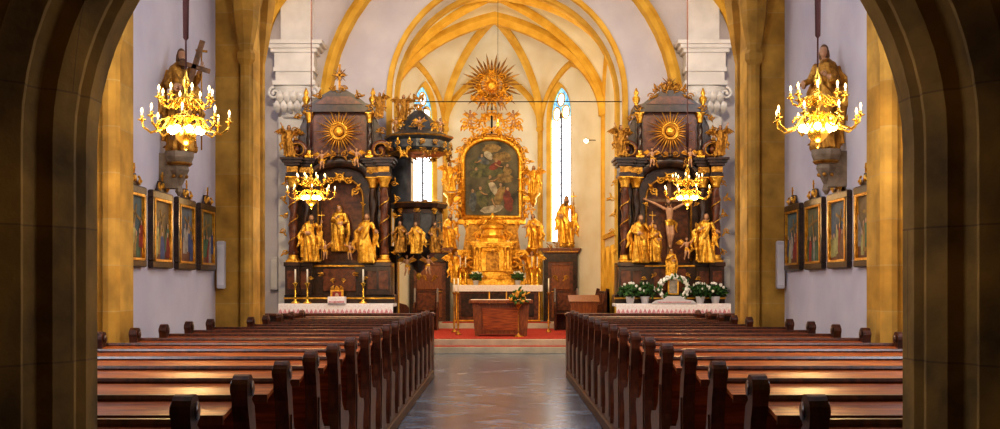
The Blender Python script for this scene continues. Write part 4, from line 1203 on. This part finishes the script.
# processional pole, column speakers, recess paintings
def pole(x, y):
    mb = MB().mat(REDP); mb.lathe([(.09, 0), (.09, .03), (.02, .06), (.018, 2.3)], 10)
    mb.mat(GOLD); mb.lathe([(.02, 2.3), (.05, 2.36), (.03, 2.42), (.045, 2.5), (.05, 2.6), (.01, 2.72)], 10)
    for z in (.8, 1.5): mb.lathe([(.02, z), (.035, z + .02), (.02, z + .04)], 10)
    mb.obj('processional_lantern_pole', loc=(x, y, 0))
pole(-4.34, 19.2); pole(4.48, 19.2)
for (x, y, z, sg) in ((-3.60, 14.28, 1.45, -1), (3.62, 14.28, 1.45, 1)):
    mb = MB().mat(GREYP); mb.box(-.05, .05, -.05, .03, 0, .62, .015); mb.mat(STUCCO); mb.box(-.04, .04, -.056, -.05, .05, .57)
    mb.obj('column_speaker', loc=(x, y - .06, z))
for (x, y) in ((-4.40, 21.46), (4.42, 21.46)):
    mb = MB().mat(GREYP); mb.box(-.07, .07, -.06, .03, 0, .65, .015); mb.mat(STUCCO); mb.box(-.05, .05, -.066, -.06, .05, .6)
    mb.obj('column_speaker', loc=(x, y, 1.4))
mb = MB(); mb.X = Matrix.Translation((0, -.03, .05)); painted_scene(mb, 1.1, .8, 0, 2, 5, False); mb.X = Matrix.Identity(4)
mb.mat(GREYM); mb.box(-.62, .62, -.05, 0, -.02, .06, .01); mb.box(-.62, .62, -.05, 0, .84, .92, .01); mb.box(-.62, -.54, -.05, 0, .05, .86, .01); mb.box(.54, .62, -.05, 0, .05, .86, .01)
mb.obj('wall_painting', loc=(-4.595, 20.3, 3.6), rot=pi / 2)

# ================================================================== LIGHTS
def area(name, loc, rot, sx, sy, e, col):
    ld = bpy.data.lights.new(name, 'AREA'); ld.shape = 'RECTANGLE'; ld.size = sx; ld.size_y = sy; ld.energy = e; ld.color = col
    o = bpy.data.objects.new(name, ld); COL.objects.link(o); o.location = loc; o.rotation_euler = rot
    return o
def aim(o, tgt):
    d = Vector(tgt) - o.location; o.rotation_euler = d.to_track_quat('-Z', 'Y').to_euler()
COOL = (.86, .90, 1.0); WARM = (1.0, .76, .45)
for sg in (-1, 1):
    o = area('window_daylight', (sg * 3.72, 6.9, 3.8), (0, 0, 0), 2.0, 2.6, 130, COOL); aim(o, (-sg * 1.0, 11.0, 2.2))  # fill light set in the added side window, out of view
    o = area('recess_daylight', (sg * 4.5, 16.4, 5.6), (0, 0, 0), 1.2, 1.4, 45, COOL); aim(o, (-sg * 1.5, 19.5, 3.2))  # added cool fill; the recess walls have no window
    o = area('altar_spot', (sg * 2.6, 15.3, 6.4), (0, 0, 0), .4, .4, 135, WARM); aim(o, (sg * 3.0, 20.4, 3.0))  # added warm fill on the side altar, hung out of view
    o = area('choir_floodlight', (.1 + sg * 2.75, 23.0, 4.6), (0, 0, 0), .4, 1.4, 90, WARM); aim(o, (-.2, 31.5, 4.4))  # added warm fill on the high altar, hidden behind the jamb
o = area('vault_floodlight', (.1, 22.75, 8.05), (0, 0, 0), 2.6, .3, 240, (1, .84, .58)); aim(o, (-.2, 30.5, 5.0))  # added chancel fill, hidden above the arch opening
o = area('nave_ceiling_light', (0, 9.5, 6.0), (0, 0, 0), 3, 3, 80, COOL)  # added overhead fill, out of view, no fixture
o = area('nave_ceiling_light', (0, 17.0, 7.2), (0, 0, 0), 3, 3, 90, COOL)  # second added overhead fill, also out of view
ld = bpy.data.lights.new('porch_lamp', 'POINT'); ld.energy = 24; ld.color = (1, .64, .26); ld.shadow_soft_size = .2  # warm fill added behind the camera to lift the gallery arch
o = bpy.data.objects.new('porch_lamp', ld); COL.objects.link(o); o.location = (0, -.6, 2.9)

w = bpy.data.worlds.new('World'); scene.world = w; w.use_nodes = True
w.node_tree.nodes['Background'].inputs[0].default_value = (.5, .6, .8, 1); w.node_tree.nodes['Background'].inputs[1].default_value = .5

# ================================================================== CAMERA
cd = bpy.data.cameras.new('camera'); cam = bpy.data.objects.new('camera', cd); COL.objects.link(cam)
cam.location = (0, 0, 1.5); cam.rotation_euler = (pi / 2, 0, 0)
cd.sensor_width = 36; cd.lens = 39.6; cd.shift_y = .0705; cd.clip_end = 200
scene.camera = cam
